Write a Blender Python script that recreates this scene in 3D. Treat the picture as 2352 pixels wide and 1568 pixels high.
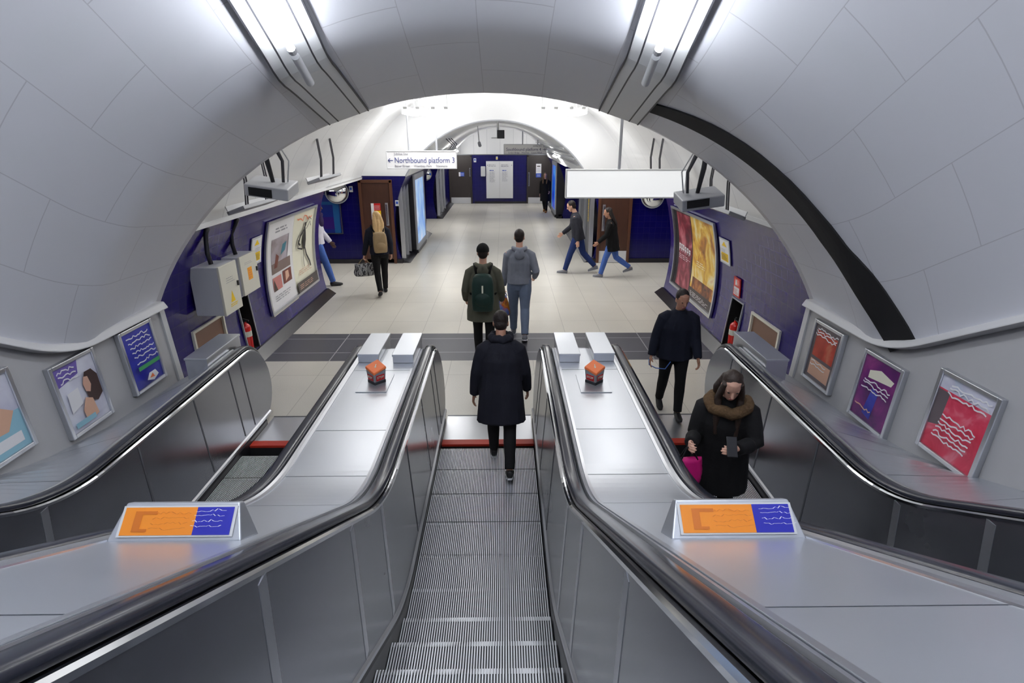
import bpy, bmesh, math, random
from mathutils import Vector, Matrix, Euler
random.seed(7)
for _o in list(bpy.data.objects): bpy.data.objects.remove(_o)
SC = bpy.context.scene
COL = SC.collection
PI = math.pi
RAD = math.radians

# ------------------------------------------------------------------ camera
cam_d = bpy.data.cameras.new('camera'); cam = bpy.data.objects.new('camera', cam_d); COL.objects.link(cam)
cam_d.sensor_width = 36.0; cam_d.lens = 1295.0 / 2352.0 * 36.0
cam_d.clip_start = 0.03; cam_d.clip_end = 200
cam.location = (0.19, 0.0, 3.12)
cam.rotation_euler = (RAD(90 - 20.1), 0, RAD(-0.75))
SC.camera = cam
# ------------------------------------------------------------------ world and exposure
W = bpy.data.worlds.new('station_world'); SC.world = W; W.use_nodes = True
W.node_tree.nodes['Background'].inputs[0].default_value = (0.80, 0.85, 1.0, 1)
W.node_tree.nodes['Background'].inputs[1].default_value = 0.05
SC.view_settings.view_transform = 'Standard'
SC.view_settings.look = 'None'
SC.view_settings.exposure = 0.0
SC.view_settings.gamma = 1.0
SC.view_settings.use_curve_mapping = False
SC.cycles.max_bounces = 10
SC.cycles.diffuse_bounces = 5
SC.cycles.glossy_bounces = 5
SC.cycles.use_denoising = True
SC.cycles.caustics_reflective = False
SC.cycles.caustics_refractive = False
SC.cycles.sample_clamp_indirect = 6.0
TUBE_BARREL = 54.0      # fluorescent tubes on the escalator barrel
TUBE_HALL = 12.0        # fittings on the hall vault
ADDED_CORR = 80.0  # strength of the lights added beyond the arch

# ------------------------------------------------------------------ materials
MATS = {}
def mat(name, color=(.5, .5, .5), rough=.5, metal=0.0, spec=.5, emit=None, strength=0.0, coat=0.0):
    m = bpy.data.materials.new(name); m.use_nodes = True
    b = m.node_tree.nodes['Principled BSDF']
    b.inputs['Base Color'].default_value = (*color, 1)
    b.inputs['Roughness'].default_value = rough
    b.inputs['Metallic'].default_value = metal
    b.inputs['Specular IOR Level'].default_value = spec
    b.inputs['Coat Weight'].default_value = coat
    if emit:
        b.inputs['Emission Color'].default_value = (*emit, 1)
        b.inputs['Emission Strength'].default_value = strength
    MATS[name] = m
    return m
def nodes(m):
    nt = m.node_tree
    return nt, nt.nodes['Principled BSDF'], nt.nodes.new, nt.links.new
def srgb(r, g, b):
    f = lambda c: (c / 255 / 12.92) if c / 255 <= .04045 else ((c / 255 + .055) / 1.055) ** 2.4
    return (f(r), f(g), f(b))
def add_noise(m, scale, amount, detail=4, coords='Object', stretch=None, rough=0.0, bump=0.0):
    """mottles the base colour (and roughness) of a material with a noise texture"""
    nt, b, N, L = nodes(m)
    tc = N('ShaderNodeTexCoord'); mp = N('ShaderNodeMapping'); L(tc.outputs[coords], mp.inputs[0])
    if stretch: mp.inputs['Scale'].default_value = stretch
    no = N('ShaderNodeTexNoise'); no.inputs['Scale'].default_value = scale; no.inputs['Detail'].default_value = detail
    L(mp.outputs[0], no.inputs[0])
    c = b.inputs['Base Color'].default_value[:3]
    mx = N('ShaderNodeMix'); mx.data_type = 'RGBA'
    mx.inputs[6].default_value = (*[max(0, x * (1 - amount)) for x in c], 1)
    mx.inputs[7].default_value = (*[min(1, x * (1 + amount)) for x in c], 1)
    L(no.outputs[0], mx.inputs[0]); L(mx.outputs[2], b.inputs['Base Color'])
    if rough:
        r0 = b.inputs['Roughness'].default_value
        mr = N('ShaderNodeMapRange'); mr.inputs[3].default_value = max(.02, r0 - rough); mr.inputs[4].default_value = r0 + rough
        L(no.outputs[0], mr.inputs[0]); L(mr.outputs[0], b.inputs['Roughness'])
    if bump:
        bp = N('ShaderNodeBump'); bp.inputs['Strength'].default_value = bump; bp.inputs['Distance'].default_value = .01
        L(no.outputs[0], bp.inputs['Height']); L(bp.outputs[0], b.inputs['Normal'])
    return m
def brick_mat(name, c1, c2, cm, w, h, mortar, rough, offset=0.0, spec=.5, bump=.25, noise=0.0, coat=0.0):
    m = mat(name, c1, rough, 0, spec, coat=coat)
    nt, b, N, L = nodes(m)
    tc = N('ShaderNodeTexCoord'); br = N('ShaderNodeTexBrick')
    L(tc.outputs['UV'], br.inputs[0])
    br.offset = offset
    br.inputs['Color1'].default_value = (*c1, 1); br.inputs['Color2'].default_value = (*c2, 1); br.inputs['Mortar'].default_value = (*cm, 1)
    br.inputs['Scale'].default_value = 1; br.inputs['Mortar Size'].default_value = mortar
    br.inputs['Mortar Smooth'].default_value = .1
    br.inputs['Brick Width'].default_value = w; br.inputs['Row Height'].default_value = h
    src = br.outputs[0]
    if noise:
        no = N('ShaderNodeTexNoise'); no.inputs['Scale'].default_value = 90; no.inputs['Detail'].default_value = 5
        L(tc.outputs['UV'], no.inputs[0])
        n2 = N('ShaderNodeTexNoise'); n2.inputs['Scale'].default_value = .8; n2.inputs['Detail'].default_value = 2
        L(tc.outputs['UV'], n2.inputs[0])
        ad = N('ShaderNodeMath'); ad.operation = 'ADD'; L(no.outputs[0], ad.inputs[0]); L(n2.outputs[0], ad.inputs[1])
        mr = N('ShaderNodeMapRange'); mr.inputs[1].default_value = .6; mr.inputs[2].default_value = 1.4
        mr.inputs[3].default_value = 1 - noise; mr.inputs[4].default_value = 1 + noise; L(ad.outputs[0], mr.inputs[0])
        mx = N('ShaderNodeMix'); mx.data_type = 'RGBA'; mx.blend_type = 'MULTIPLY'; mx.inputs[0].default_value = 1
        L(src, mx.inputs[6]); L(mr.outputs[0], mx.inputs[7]); src = mx.outputs[2]
    L(src, b.inputs['Base Color'])
    if bump:
        bp = N('ShaderNodeBump'); bp.inputs['Strength'].default_value = bump; bp.inputs['Distance'].default_value = .004; bp.invert = True
        L(br.outputs[1], bp.inputs['Height']); L(bp.outputs[0], b.inputs['Normal'])
    return m

M_barrel = brick_mat('white_enamel_panels', (.77, .78, .835), (.755, .765, .825), (.60, .60, .65), 1.0, .65, .004, .42, .5, bump=.12)
M_vault = brick_mat('white_vault_panels', (.84, .85, .86), (.81, .82, .835), (.55, .56, .60), .9, 6.0, .006, .45, .5, bump=.2)
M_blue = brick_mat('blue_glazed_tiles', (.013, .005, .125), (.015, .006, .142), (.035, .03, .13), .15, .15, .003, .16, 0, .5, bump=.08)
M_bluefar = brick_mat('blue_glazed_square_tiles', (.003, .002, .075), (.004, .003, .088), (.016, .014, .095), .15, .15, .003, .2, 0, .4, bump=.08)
M_floor = brick_mat('cream_terrazzo', srgb(212, 208, 198), srgb(207, 203, 193), srgb(172, 168, 160), .6, 1.2, .004, .32, 0, .45, bump=.1, noise=.14)
M_band = brick_mat('dark_floor_tiles', srgb(80, 80, 88), srgb(75, 75, 82), srgb(165, 165, 168), 1.2, .62, .008, .38, 0, .4, bump=.1, noise=.12)
M_black = mat('black_rubber', (.012, .012, .016), .35)
M_matblack = mat('black_recess', (.003, .003, .004), .8)
M_plinth = mat('black_plinth_tile', (.012, .011, .016), .25)
M_dado = add_noise(mat('grey_dado_panel', (.47, .47, .485), .42), 1.2, .06)
M_ledge = mat('pale_ledge', (.62, .62, .63), .4)
M_steel = add_noise(mat('brushed_steel', (.60, .615, .65), .34, .92), 2.2, .06, rough=.06)
M_deck = add_noise(mat('satin_steel_deck', (.64, .665, .71), .36, .82), 1.6, .05, rough=.07)
M_panel = add_noise(mat('polished_steel_panel', (.30, .31, .345), .25, .90), 1.4, .16, rough=.08)
M_chrome = mat('chrome', (.74, .76, .80), .13, 1.0)
M_darksteel = mat('dark_steel', (.14, .145, .16), .35, .8)
M_joint = mat('joint_shadow_gap', (.10, .105, .12), .5, .4)
M_cleat = add_noise(mat('aluminium_cleats', (.88, .89, .91), .40, .35), 60, .06)
M_nose = mat('step_nose_edge', (.86, .87, .90), .45, .4)
M_groove = mat('step_grooves', (.03, .03, .035), .6)
M_red = mat('red_strip', srgb(190, 52, 34), .45)
M_hand = add_noise(mat('handrail_rubber', (.022, .024, .034), .22, 0, .6), 3, .2, rough=.05)
M_white = mat('white_paint', (.80, .81, .82), .4)
M_cream = mat('cream_plastic', (.74, .72, .62), .45)
M_grey = mat('grey_paint', (.34, .35, .38), .45)
M_lgrey = mat('light_grey_paint', (.60, .61, .63), .45)
M_dgrey = mat('dark_grey_paint', (.055, .055, .065), .5)
M_navytxt = mat('navy_lettering', (.012, .016, .10), .5)
M_tube = mat('lit_tube_barrel', (1, 1, 1), .4, emit=(.90, .94, 1.0), strength=TUBE_BARREL)
M_tubeh = mat('lit_tube_hall', (1, 1, 1), .4, emit=(1.0, .985, .96), strength=TUBE_HALL)
M_addedc = mat('added_corridor_light', (1, 1, 1), .4, emit=(1.0, .98, .95), strength=ADDED_CORR)
M_wood = add_noise(mat('dark_brown_wood', srgb(72, 44, 32), .38), 5, .30, stretch=(5, 5, .5))
M_woodfar = add_noise(mat('charcoal_wood', srgb(48, 42, 40), .42), 5, .25, stretch=(5, 5, .5))
M_woodfr = mat('brown_wood_frame', srgb(86, 52, 34), .4)
M_mirror = mat('mirror', (.86, .88, .90), .03, 1.0)
M_yellow = mat('yellow_label', srgb(245, 205, 20), .5)
M_orange = mat('orange_plastic', srgb(244, 128, 74), .45)
M_extred = mat('extinguisher_red', srgb(214, 28, 22), .25, coat=.4)
M_redlab = mat('red_label', srgb(200, 30, 30), .5)
M_bluelab = mat('blue_label', srgb(40, 80, 180), .5)
M_brown = mat('brown_panel', srgb(122, 92, 76), .5)

# ------------------------------------------------------------------ mesh helpers
class MB:
    def __init__(s): s.v = []; s.f = []; s.mi = []; s.uv = {}
    def vert(s, p): s.v.append(tuple(p)); return len(s.v) - 1
    def face(s, idx, mi=0, uv=None):
        s.f.append(tuple(idx)); s.mi.append(mi)
        if uv: s.uv[len(s.f) - 1] = uv
    def quad(s, a, b, c, d, mi=0, uv=None):
        s.face([s.vert(p) for p in (a, b, c, d)], mi, uv)
    def box(s, c, d, rot=None, mi=0):
        x, y, z = [k / 2 for k in d]; c = Vector(c)
        P = []
        for sx, sy, sz in ((-1,-1,-1),(1,-1,-1),(1,1,-1),(-1,1,-1),(-1,-1,1),(1,-1,1),(1,1,1),(-1,1,1)):
            p = Vector((sx * x, sy * y, sz * z))
            if rot is not None: p = rot @ p
            P.append(s.vert(c + p))
        for q in ((0,3,2,1),(4,5,6,7),(0,1,5,4),(1,2,6,5),(2,3,7,6),(3,0,4,7)):
            s.face([P[i] for i in q], mi)
        return s
    def hexa(s, P8, mi=0):
        """8 corners: bottom loop 0-3, top loop 4-7"""
        P = [s.vert(p) for p in P8]
        for q in ((0,3,2,1),(4,5,6,7),(0,1,5,4),(1,2,6,5),(2,3,7,6),(3,0,4,7)):
            s.face([P[i] for i in q], mi)
        return s
    def loft(s, rings, mi=0, caps=True, closed=True):
        R = [[s.vert(p) for p in r] for r in rings]; n = len(R[0])
        for a, b in zip(R, R[1:]):
            for i in range(n if closed else n - 1):
                j = (i + 1) % n
                s.face((a[i], a[j], b[j], b[i]), mi)
        if caps and closed:
            s.face(tuple(reversed(R[0])), mi); s.face(tuple(R[-1]), mi)
        return s
    def tube(s, pts, r, n=10, mi=0, caps=True):
        pts = [Vector(p) for p in pts]; rs = r if isinstance(r, (list, tuple)) else [r] * len(pts)
        up = None; rings = []
        for i, p in enumerate(pts):
            t = (pts[min(i + 1, len(pts) - 1)] - pts[max(i - 1, 0)]).normalized()
            if up is None:
                up = Vector((0, 0, 1)) if abs(t.z) < .9 else Vector((0, 1, 0))
            a = t.cross(up).normalized(); b = a.cross(t).normalized(); up = b
            rings.append([p + (a * math.cos(k * 2 * PI / n) + b * math.sin(k * 2 * PI / n)) * rs[i] for k in range(n)])
        return s.loft(rings, mi, caps)
    def disc(s, c, axis, r, depth, n=28, mi=0):
        ax = Vector(axis).normalized()
        return s.tube([Vector(c) - ax * depth / 2, Vector(c) + ax * depth / 2], r, n, mi)
    def build(s, name, m, parent=None, smooth=False, bevel=0, origin=None, angle=None):
        me = bpy.data.meshes.new(name)
        v = s.v
        if origin is not None:
            o3 = Vector(origin); v = [tuple(Vector(p) - o3) for p in s.v]
        me.from_pydata(v, [], s.f)
        for mm in (m if isinstance(m, (list, tuple)) else [m]): me.materials.append(mm)
        for p, k in zip(me.polygons, s.mi): p.material_index = k; p.use_smooth = smooth
        if s.uv:
            ul = me.uv_layers.new(name='UVMap')
            for fi, uv in s.uv.items():
                p = me.polygons[fi]
                for li, c in zip(p.loop_indices, uv): ul.data[li].uv = c
        me.update()
        o = bpy.data.objects.new(name, me); COL.objects.link(o)
        if origin is not None: o.location = origin
        if parent is not None: attach(o, parent)
        if bevel:
            b = o.modifiers.new('edge', 'BEVEL'); b.width = bevel; b.segments = 2; b.limit_method = 'ANGLE'; b.angle_limit = RAD(40)
        if smooth and angle:
            md = o.modifiers.new('split', 'EDGE_SPLIT'); md.split_angle = RAD(angle)
        return o
def attach(o, parent):
    """parents o and leaves it where it stands in the world"""
    o.parent = parent
    M = Matrix.Identity(4); q = parent
    chain = []
    while q is not None: chain.append(q); q = q.parent
    for q in reversed(chain): M = M @ q.matrix_parent_inverse @ q.matrix_basis
    o.matrix_parent_inverse = M.inverted()
def tag(o, label=None, cat=None, group=None, kind=None):
    if label: o['label'] = label
    if cat: o['category'] = cat
    if group: o['group'] = group
    if kind: o['kind'] = kind
    return o
def thing(name, loc, label, cat, group=None):
    o = bpy.data.objects.new(name, None); COL.objects.link(o); o.location = loc; o.empty_display_size = .1
    return tag(o, label, cat, group)
def struct(o, label=None): o['kind'] = 'structure'; return tag(o, label) if label else o
def shift_tree(root, label, delta=None, loc=None, mirror=False):
    """a copy of a thing with copies of its parts and their sub-parts"""
    def cp(o, par):
        c = o.copy(); COL.objects.link(c)
        if par is not None: c.parent = par; c.matrix_parent_inverse = o.matrix_parent_inverse.copy()
        for ch in o.children: cp(ch, c)
        return c
    r = cp(root, None)
    if delta is not None: r.location = Vector(root.location) + Vector(delta)
    if loc is not None: r.location = loc
    r['label'] = label
    return r
_font = None
def text_mesh(body, size, m, parent, origin, xdir, zdir, align='CENTER', name='lettering', extrude=.002, spacing=1.0, fit=None):
    cu = bpy.data.curves.new('t', 'FONT'); cu.body = body; cu.size = size; cu.align_x = align; cu.align_y = 'CENTER'
    cu.extrude = extrude; cu.resolution_u = 3; cu.space_character = spacing
    t = bpy.data.objects.new('t', cu); COL.objects.link(t)
    dg = bpy.context.evaluated_depsgraph_get(); dg.update()
    me = bpy.data.meshes.new_from_object(t.evaluated_get(dg))
    bpy.data.objects.remove(t); bpy.data.curves.remove(cu)
    me.materials.clear(); me.materials.append(m)
    if fit:
        xs_ = [v.co.x for v in me.vertices]; k_ = fit / (max(xs_) - min(xs_))
        for v in me.vertices: v.co.x *= k_
    x = Vector(xdir).normalized(); u = Vector(zdir).normalized(); n = x.cross(u).normalized()
    Mx = Matrix(((x.x, u.x, n.x, origin[0]), (x.y, u.y, n.y, origin[1]), (x.z, u.z, n.z, origin[2]), (0, 0, 0, 1)))
    me.transform(Mx)
    o = bpy.data.objects.new(name, me); COL.objects.link(o)
    if parent is not None: attach(o, parent)
    return o

# ------------------------------------------------------------------ site geometry (metres; camera above the middle escalator, looking down +Y)
HALL_R, HALL_C = 3.6, 0.8            # hall tunnel radius and centre height
COR_R, COR_C = 2.6, 0.85             # far corridor
Y_RING, Y_OPEN, Y_BULK, Y_C2A, Y_C2B, Y_FAR = 5.80, 11.5, 14.5, 19.2, 22.75, 28.06
Z_TRIM = 2.10
def hpath(Y):
    """height of the step line: flat landing, curve, 30 degree incline"""
    R = 1.6
    if Y >= 3.469: return 0.0
    if Y <= 2.668: return .57735 * (3.04 - Y)
    return R - math.sqrt(R * R - (3.469 - Y) ** 2)
def ledge(Y):
    yb = 4.37
    d = yb - Y
    if d > .35: return 1.42 + .57735 * d
    if d < -.35: return 1.42
    return 1.42 + .57735 * (d + .35) ** 2 / 1.4
def hallx(z): return math.sqrt(max(0, HALL_R ** 2 - (z - HALL_C) ** 2))
def corx(z): return math.sqrt(max(0, COR_R ** 2 - (z - COR_C) ** 2))
def barrel(Y):
    """vertical section of the escalator barrel as (half width, half height, centre height)"""
    yb = 4.6
    inc = (3.82, 4.41, 2.11 - .57735 * Y)
    if Y <= yb - .25: return inc
    e0 = (3.82, 4.41, 2.11 - .57735 * yb); e1 = (3.9, 3.63, -.13)
    t = max(0, min(1, (Y - yb) / (Y_RING - yb)))
    fl = tuple(a + (b - a) * t for a, b in zip(e0, e1))
    if Y < yb + .25:
        k = (Y - yb + .25) / .5; k2 = k * k * .25
        s0 = tuple(a for a in (3.82, 4.41, 2.11 - .57735 * Y))
        s1 = tuple(a + (b - a) * ((Y - yb) / (Y_RING - yb)) for a, b in zip(e0, e1))
        w = k * k * (3 - 2 * k)
        return tuple(a * (1 - w) + b * w for a, b in zip(s0, s1))
    return fl
def barrel_pt(Y, x, lift=0.0):
    a, b, c = barrel(Y)
    return Vector((x * (1 - lift / a), Y, c + (b - lift) * math.sqrt(max(0, 1 - (x / a) ** 2))))

def frange(a, b, step):
    n = max(1, int(round((b - a) / step))); return [a + (b - a) * i / n for i in range(n + 1)]

# ------------------------------------------------------------------ structure: escalator barrel
Y_BACK = -6.0
def build_barrel():
    mb = MB(); ys = frange(Y_BACK, 3.6, .4) + frange(3.7, 5.3, .1) + [5.45, 5.6, Y_RING]
    n = 56; grid = []
    for Y in ys:
        a, b, c = barrel(Y); L = ledge(Y)
        s0 = math.asin(max(-1, min(1, (L - c) / b)))
        row = []
        for i in range(n + 1):
            t = s0 + (PI - 2 * s0) * i / n
            row.append((a * math.cos(t), Y, c + b * math.sin(t)))
        grid.append(row)
    ids = [[mb.vert(p) for p in r] for r in grid]
    vd = [0]
    for k in range(1, len(ys)):
        vd.append(vd[-1] + (Vector(grid[k][n // 2]) - Vector(grid[k - 1][n // 2])).length)
    for k in range(len(ys) - 1):
        for i in range(n):
            u0, u1 = i / n * 10.4, (i + 1) / n * 10.4
            mb.face((ids[k][i], ids[k + 1][i], ids[k + 1][i + 1], ids[k][i + 1]), 0,
                    [(vd[k], u0), (vd[k + 1], u0), (vd[k + 1], u1), (vd[k], u1)])
    return struct(mb.build('ceiling_barrel', M_barrel, smooth=True))
build_barrel()
# back end of the barrel, far behind the camera
mb = MB(); a, b, c = barrel(Y_BACK); pts = []
for i in range(41):
    t = -PI / 5 + (PI * 1.4) * i / 40; pts.append((a * math.cos(t), Y_BACK, c + b * math.sin(t)))
mb.face([mb.vert(p) for p in pts]); struct(mb.build('wall_back', M_barrel))

# ring wall between barrel mouth and hall vault
mb = MB(); n = 48
a, b, c = barrel(Y_RING)
inner = []; outer = []
for i in range(n + 1):
    x = -3.5 + 7.0 * i / n
    s0 = math.asin((ledge(Y_RING) - c) / b); t = PI - s0 - (PI - 2 * s0) * i / n
    inner.append((a * math.cos(t), c + b * math.sin(t)))
    th = math.atan2(inner[-1][1] - HALL_C, inner[-1][0])
    outer.append(((HALL_R + .1) * math.cos(th), HALL_C + (HALL_R + .1) * math.sin(th)))
for Y, flip in ((Y_RING, 0), (Y_RING + .10, 1)):
    for i in range(n):
        q = [(inner[i][0], Y, inner[i][1]), (inner[i + 1][0], Y, inner[i + 1][1]), (outer[i + 1][0], Y, outer[i + 1][1]), (outer[i][0], Y, outer[i][1])]
        mb.quad(*(q if flip else q[::-1]))
for i in range(n):
    mb.quad((inner[i][0], Y_RING, inner[i][1]), (inner[i][0], Y_RING + .1, inner[i][1]), (inner[i + 1][0], Y_RING + .1, inner[i + 1][1]), (inner[i + 1][0], Y_RING, inner[i + 1][1]))
struct(mb.build('wall_ring', M_barrel, smooth=False))

# ledge (cornice) and dado on both sides
FOOT = ((5.9, .56), (4.6, .63), (3.85, .74), (3.4, .87), (2.9, 1.05))
def foot(Y):
    """height of the wall foot at the outer edge of the side decks"""
    if Y >= FOOT[0][0]: return FOOT[0][1]
    for (a, za), (b, zb) in zip(FOOT, FOOT[1:]):
        if Y >= b: return zb + (za - zb) * (Y - b) / (a - b)
    return 1.05 + .57735 * (2.9 - Y)
def dado_pt(side, Y, s, lift=0.0):
    zb, zt = foot(Y), ledge(Y)
    return Vector((side * (3.42 + .06 * s - lift), Y, zb + (zt - zb) * s))
def sweep(profile, ys, zf, side=1, mi=0, mb=None, caps=True, closed=True):
    mb = mb or MB()
    rings = [[(side * x, Y, zf(Y) + z) for x, z in profile] for Y in ys]
    if side < 0: rings = [r[::-1] for r in rings]
    return mb.loft(rings, mi, caps, closed)
YS_ESC = frange(Y_BACK, 2.6, .6) + frange(2.65, 3.5, .07) + frange(3.7, 5.6, .4)
YS_LED = frange(Y_BACK, 3.9, .6) + frange(3.95, 4.8, .08) + frange(5.0, Y_RING, .4)
YS_DADO = sorted(set([round(y, 3) for y in YS_ESC + YS_LED if y <= 5.78] + [Y_RING]))
for side, nm in ((-1, 'left'), (1, 'right')):
    mb = MB()
    rings = [[dado_pt(side, Y, 0), dado_pt(side, Y, 1), dado_pt(side, Y, 1) + Vector((side * .3, 0, 0)), dado_pt(side, Y, 0) + Vector((side * .3, 0, 0))] for Y in YS_DADO]
    if side > 0: rings = [r[::-1] for r in rings]
    mb.loft(rings); struct(mb.build('wall_' + nm, M_dado))
    mb = sweep([(3.38, -.02), (3.44, -.03), (3.62, -.03), (3.62, .05), (3.42, .05)], YS_LED, ledge, side)
    struct(mb.build('trim_ledge_' + nm, M_ledge, bevel=.012))
    # pale end post where the dado meets the blue tiles
    mb = MB(); e = [dado_pt(side, Y_RING - .05, 0, .02), dado_pt(side, Y_RING - .05, 1, .02), dado_pt(side, Y_RING + .03, 1, .02), dado_pt(side, Y_RING + .03, 0, .02)]
    o = Vector((side * .12, 0, 0)); mb.hexa([e[0], e[3], e[3] + o, e[0] + o, e[1], e[2], e[2] + o, e[1] + o])
    struct(mb.build('trim_dado_end_' + nm, M_lgrey))
# black open joint in the right-hand side of the barrel at the bend
mb = MB(); rows = []
JT = ((1.44, 5.22, 5.42), (1.95, 4.93, 5.24), (2.45, 4.69, 5.06), (2.97, 4.51, 4.87), (3.30, 4.29, 4.56), (3.47, 4.15, 4.42))
for i in range(40):
    x = 1.44 + (3.47 - 1.44) * i / 39
    for (xa, ya, yb_), (xb, yc, yd) in zip(JT, JT[1:]):
        if xa <= x <= xb + 1e-6:
            k = (x - xa) / (xb - xa); rows.append((ya + (yc - ya) * k, yb_ + (yd - yb_) * k, x)); break
for (a0, a1, ax), (b0, b1, bx) in zip(rows, rows[1:]):
    for k in range(5):
        m0, m1, n0, n1 = a0 + (a1 - a0) * k / 5, a0 + (a1 - a0) * (k + 1) / 5, b0 + (b1 - b0) * k / 5, b0 + (b1 - b0) * (k + 1) / 5
        mb.quad(barrel_pt(m0, ax, .014), barrel_pt(m1, ax, .014), barrel_pt(n1, bx, .014), barrel_pt(n0, bx, .014))
    q2 = [barrel_pt(a0, ax, -.02), barrel_pt(b0, bx, -.02), barrel_pt(b0, bx, .014), barrel_pt(a0, ax, .014)]
    mb.quad(*q2)
    q3 = [barrel_pt(a1, ax, .012), barrel_pt(b1, bx, .012), barrel_pt(b1, bx, -.02), barrel_pt(a1, ax, -.02)]
    mb.quad(*q3)
struct(mb.build('trim_barrel_joint', M_matblack))

# ------------------------------------------------------------------ structure: hall
# floor: one slab level with the landing, with the dark band as its own strip
def floor_quad(mb, x0, x1, y0, y1, z=0.0, mi=0):
    mb.quad((x0, y0, z), (x1, y0, z), (x1, y1, z), (x0, y1, z), mi, [(x0, y0), (x1, y0), (x1, y1), (x0, y1)])
mb = MB(); floor_quad(mb, -9, 9, 5.3, 7.72); floor_quad(mb, -9, 9, 8.93, Y_FAR + .3)
struct(mb.build('floor', M_floor))
mb = MB(); floor_quad(mb, -9, 9, 7.72, 8.93); struct(mb.build('floor_dark_band', M_band))
mb = MB(); mb.quad((-4, Y_BACK, -.9 + hpath(Y_BACK)), (4, Y_BACK, -.9 + hpath(Y_BACK)), (4, 3.0, -.9), (-4, 3.0, -.9)); mb.quad((-4, 3, -.9), (4, 3, -.9), (4, 5.3, -.9), (-4, 5.3, -.9)); mb.quad((-4, 5.3, -.9), (4, 5.3, -.9), (4, 5.3, 0), (-4, 5.3, 0))
struct(mb.build('floor_pit', M_matblack))

def curved_wall(name, side, xf, y0, y1, z0, z1, m, holes=(), dz=.15, lift=0.0):
    ysb = sorted(set([y0, y1] + [h[0] for h in holes] + [h[1] for h in holes]))
    zsb = sorted(set([round(z, 4) for z in frange(z0, z1, dz)] + [h[2] for h in holes] + [h[3] for h in holes]))
    mb = MB()
    for ya, yb in zip(ysb, ysb[1:]):
        for za, zb in zip(zsb, zsb[1:]):
            if any(h[0] <= (ya + yb) / 2 <= h[1] and h[2] <= (za + zb) / 2 <= h[3] for h in holes): continue
            q = [(side * (xf(za) - lift), ya, za), (side * (xf(za) - lift), yb, za), (side * (xf(zb) - lift), yb, zb), (side * (xf(zb) - lift), ya, zb)]
            uv = [(ya, za), (yb, za), (yb, zb), (ya, zb)]
            if side < 0: mb.quad(*q, 0, uv)
            else: mb.quad(*q[::-1], 0, uv[::-1])
    return mb.build(name, m, smooth=True)
NICHE_L = (7.72, 8.06, .12, .93)
NICHE_R = (7.70, 8.10, .10, .84)
struct(curved_wall('wall_hall_left', -1, hallx, Y_RING + .1, Y_OPEN, 0, Z_TRIM, M_blue, [NICHE_L]))
struct(curved_wall('wall_hall_right', 1, hallx, Y_RING + .1, Y_OPEN, 0, Z_TRIM, M_blue, [NICHE_R]))
for side, nm, nb in ((-1, 'left', NICHE_L), (1, 'right', NICHE_R)):
    y0, y1, z0, z1 = nb; x1 = side * 3.95
    mb = MB()
    xa, xb = side * hallx(z0), side * hallx(z1)
    mb.quad((x1, y0, z0), (x1, y1, z0), (x1, y1, z1), (x1, y0, z1))
    mb.quad((xa, y0, z0), (x1, y0, z0), (x1, y0, z1), (xb, y0, z1)); mb.quad((xa, y1, z0), (x1, y1, z0), (x1, y1, z1), (xb, y1, z1))
    mb.quad((xa, y0, z0), (x1, y0, z0), (x1, y1, z0), (xa, y1, z0)); mb.quad((xb, y0, z1), (x1, y0, z1), (x1, y1, z1), (xb, y1, z1))
    struct(mb.build('wall_niche_' + nm, M_matblack))
    mb = MB()   # thin steel edging round the niche
    for (ya, yb, za, zb) in ((y0 - .02, y0, z0, z1), (y1, y1 + .02, z0, z1), (y0 - .02, y1 + .02, z1, z1 + .02)):
        o3 = [(side * (hallx(zz) - dd), yy, zz) for zz in (za, zb) for (yy, dd) in ((ya, .012), (yb, .012), (yb, -.01), (ya, -.01))]
        mb.hexa(o3)
    struct(mb.build('trim_niche_' + nm, M_grey))
    # rounded tiled return where the hall wall ends at the side passage
    mb = MB(); zs = frange(0, Z_TRIM, .15)
    for za, zb in zip(zs, zs[1:]):
        mb.quad((side * hallx(za), Y_OPEN, za), (side * 9, Y_OPEN, za), (side * 9, Y_OPEN, zb), (side * hallx(zb), Y_OPEN, zb), 0, [(0, za), (5.4, za), (5.4, zb), (0, zb)])
    struct(mb.build('wall_passage_near_' + nm, M_blue))
    # black sloped plinth along the wall foot
    mb = MB(); pr = [(hallx(0) - .16, .0), (hallx(.1) + .02, .0), (hallx(.1) + .02, .11), (hallx(.1) - .03, .11)]
    rings = [[(side * x, Y, z) for x, z in pr] for Y in (Y_RING + .12, Y_OPEN + .02)]
    if side < 0: rings = [r[::-1] for r in rings]
    mb.loft(rings); struct(mb.build('baseboard_' + nm, M_plinth))
# hall vault
mb = MB(); n = 60; th0 = math.asin((Z_TRIM - HALL_C) / HALL_R); ys = [Y_RING + .05] + frange(6.5, Y_BULK, 1.0)
for ya, yb in zip(ys, ys[1:]):
    for i in range(n):
        t0 = th0 + (PI - 2 * th0) * i / n; t1 = th0 + (PI - 2 * th0) * (i + 1) / n
        p = lambda t, y: (HALL_R * math.cos(t), y, HALL_C + HALL_R * math.sin(t))
        mb.quad(p(t0, ya), p(t0, yb), p(t1, yb), p(t1, ya), 0, [(ya, t0 * HALL_R), (yb, t0 * HALL_R), (yb, t1 * HALL_R), (ya, t1 * HALL_R)])
struct(mb.build('ceiling', M_vault, smooth=True))
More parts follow.
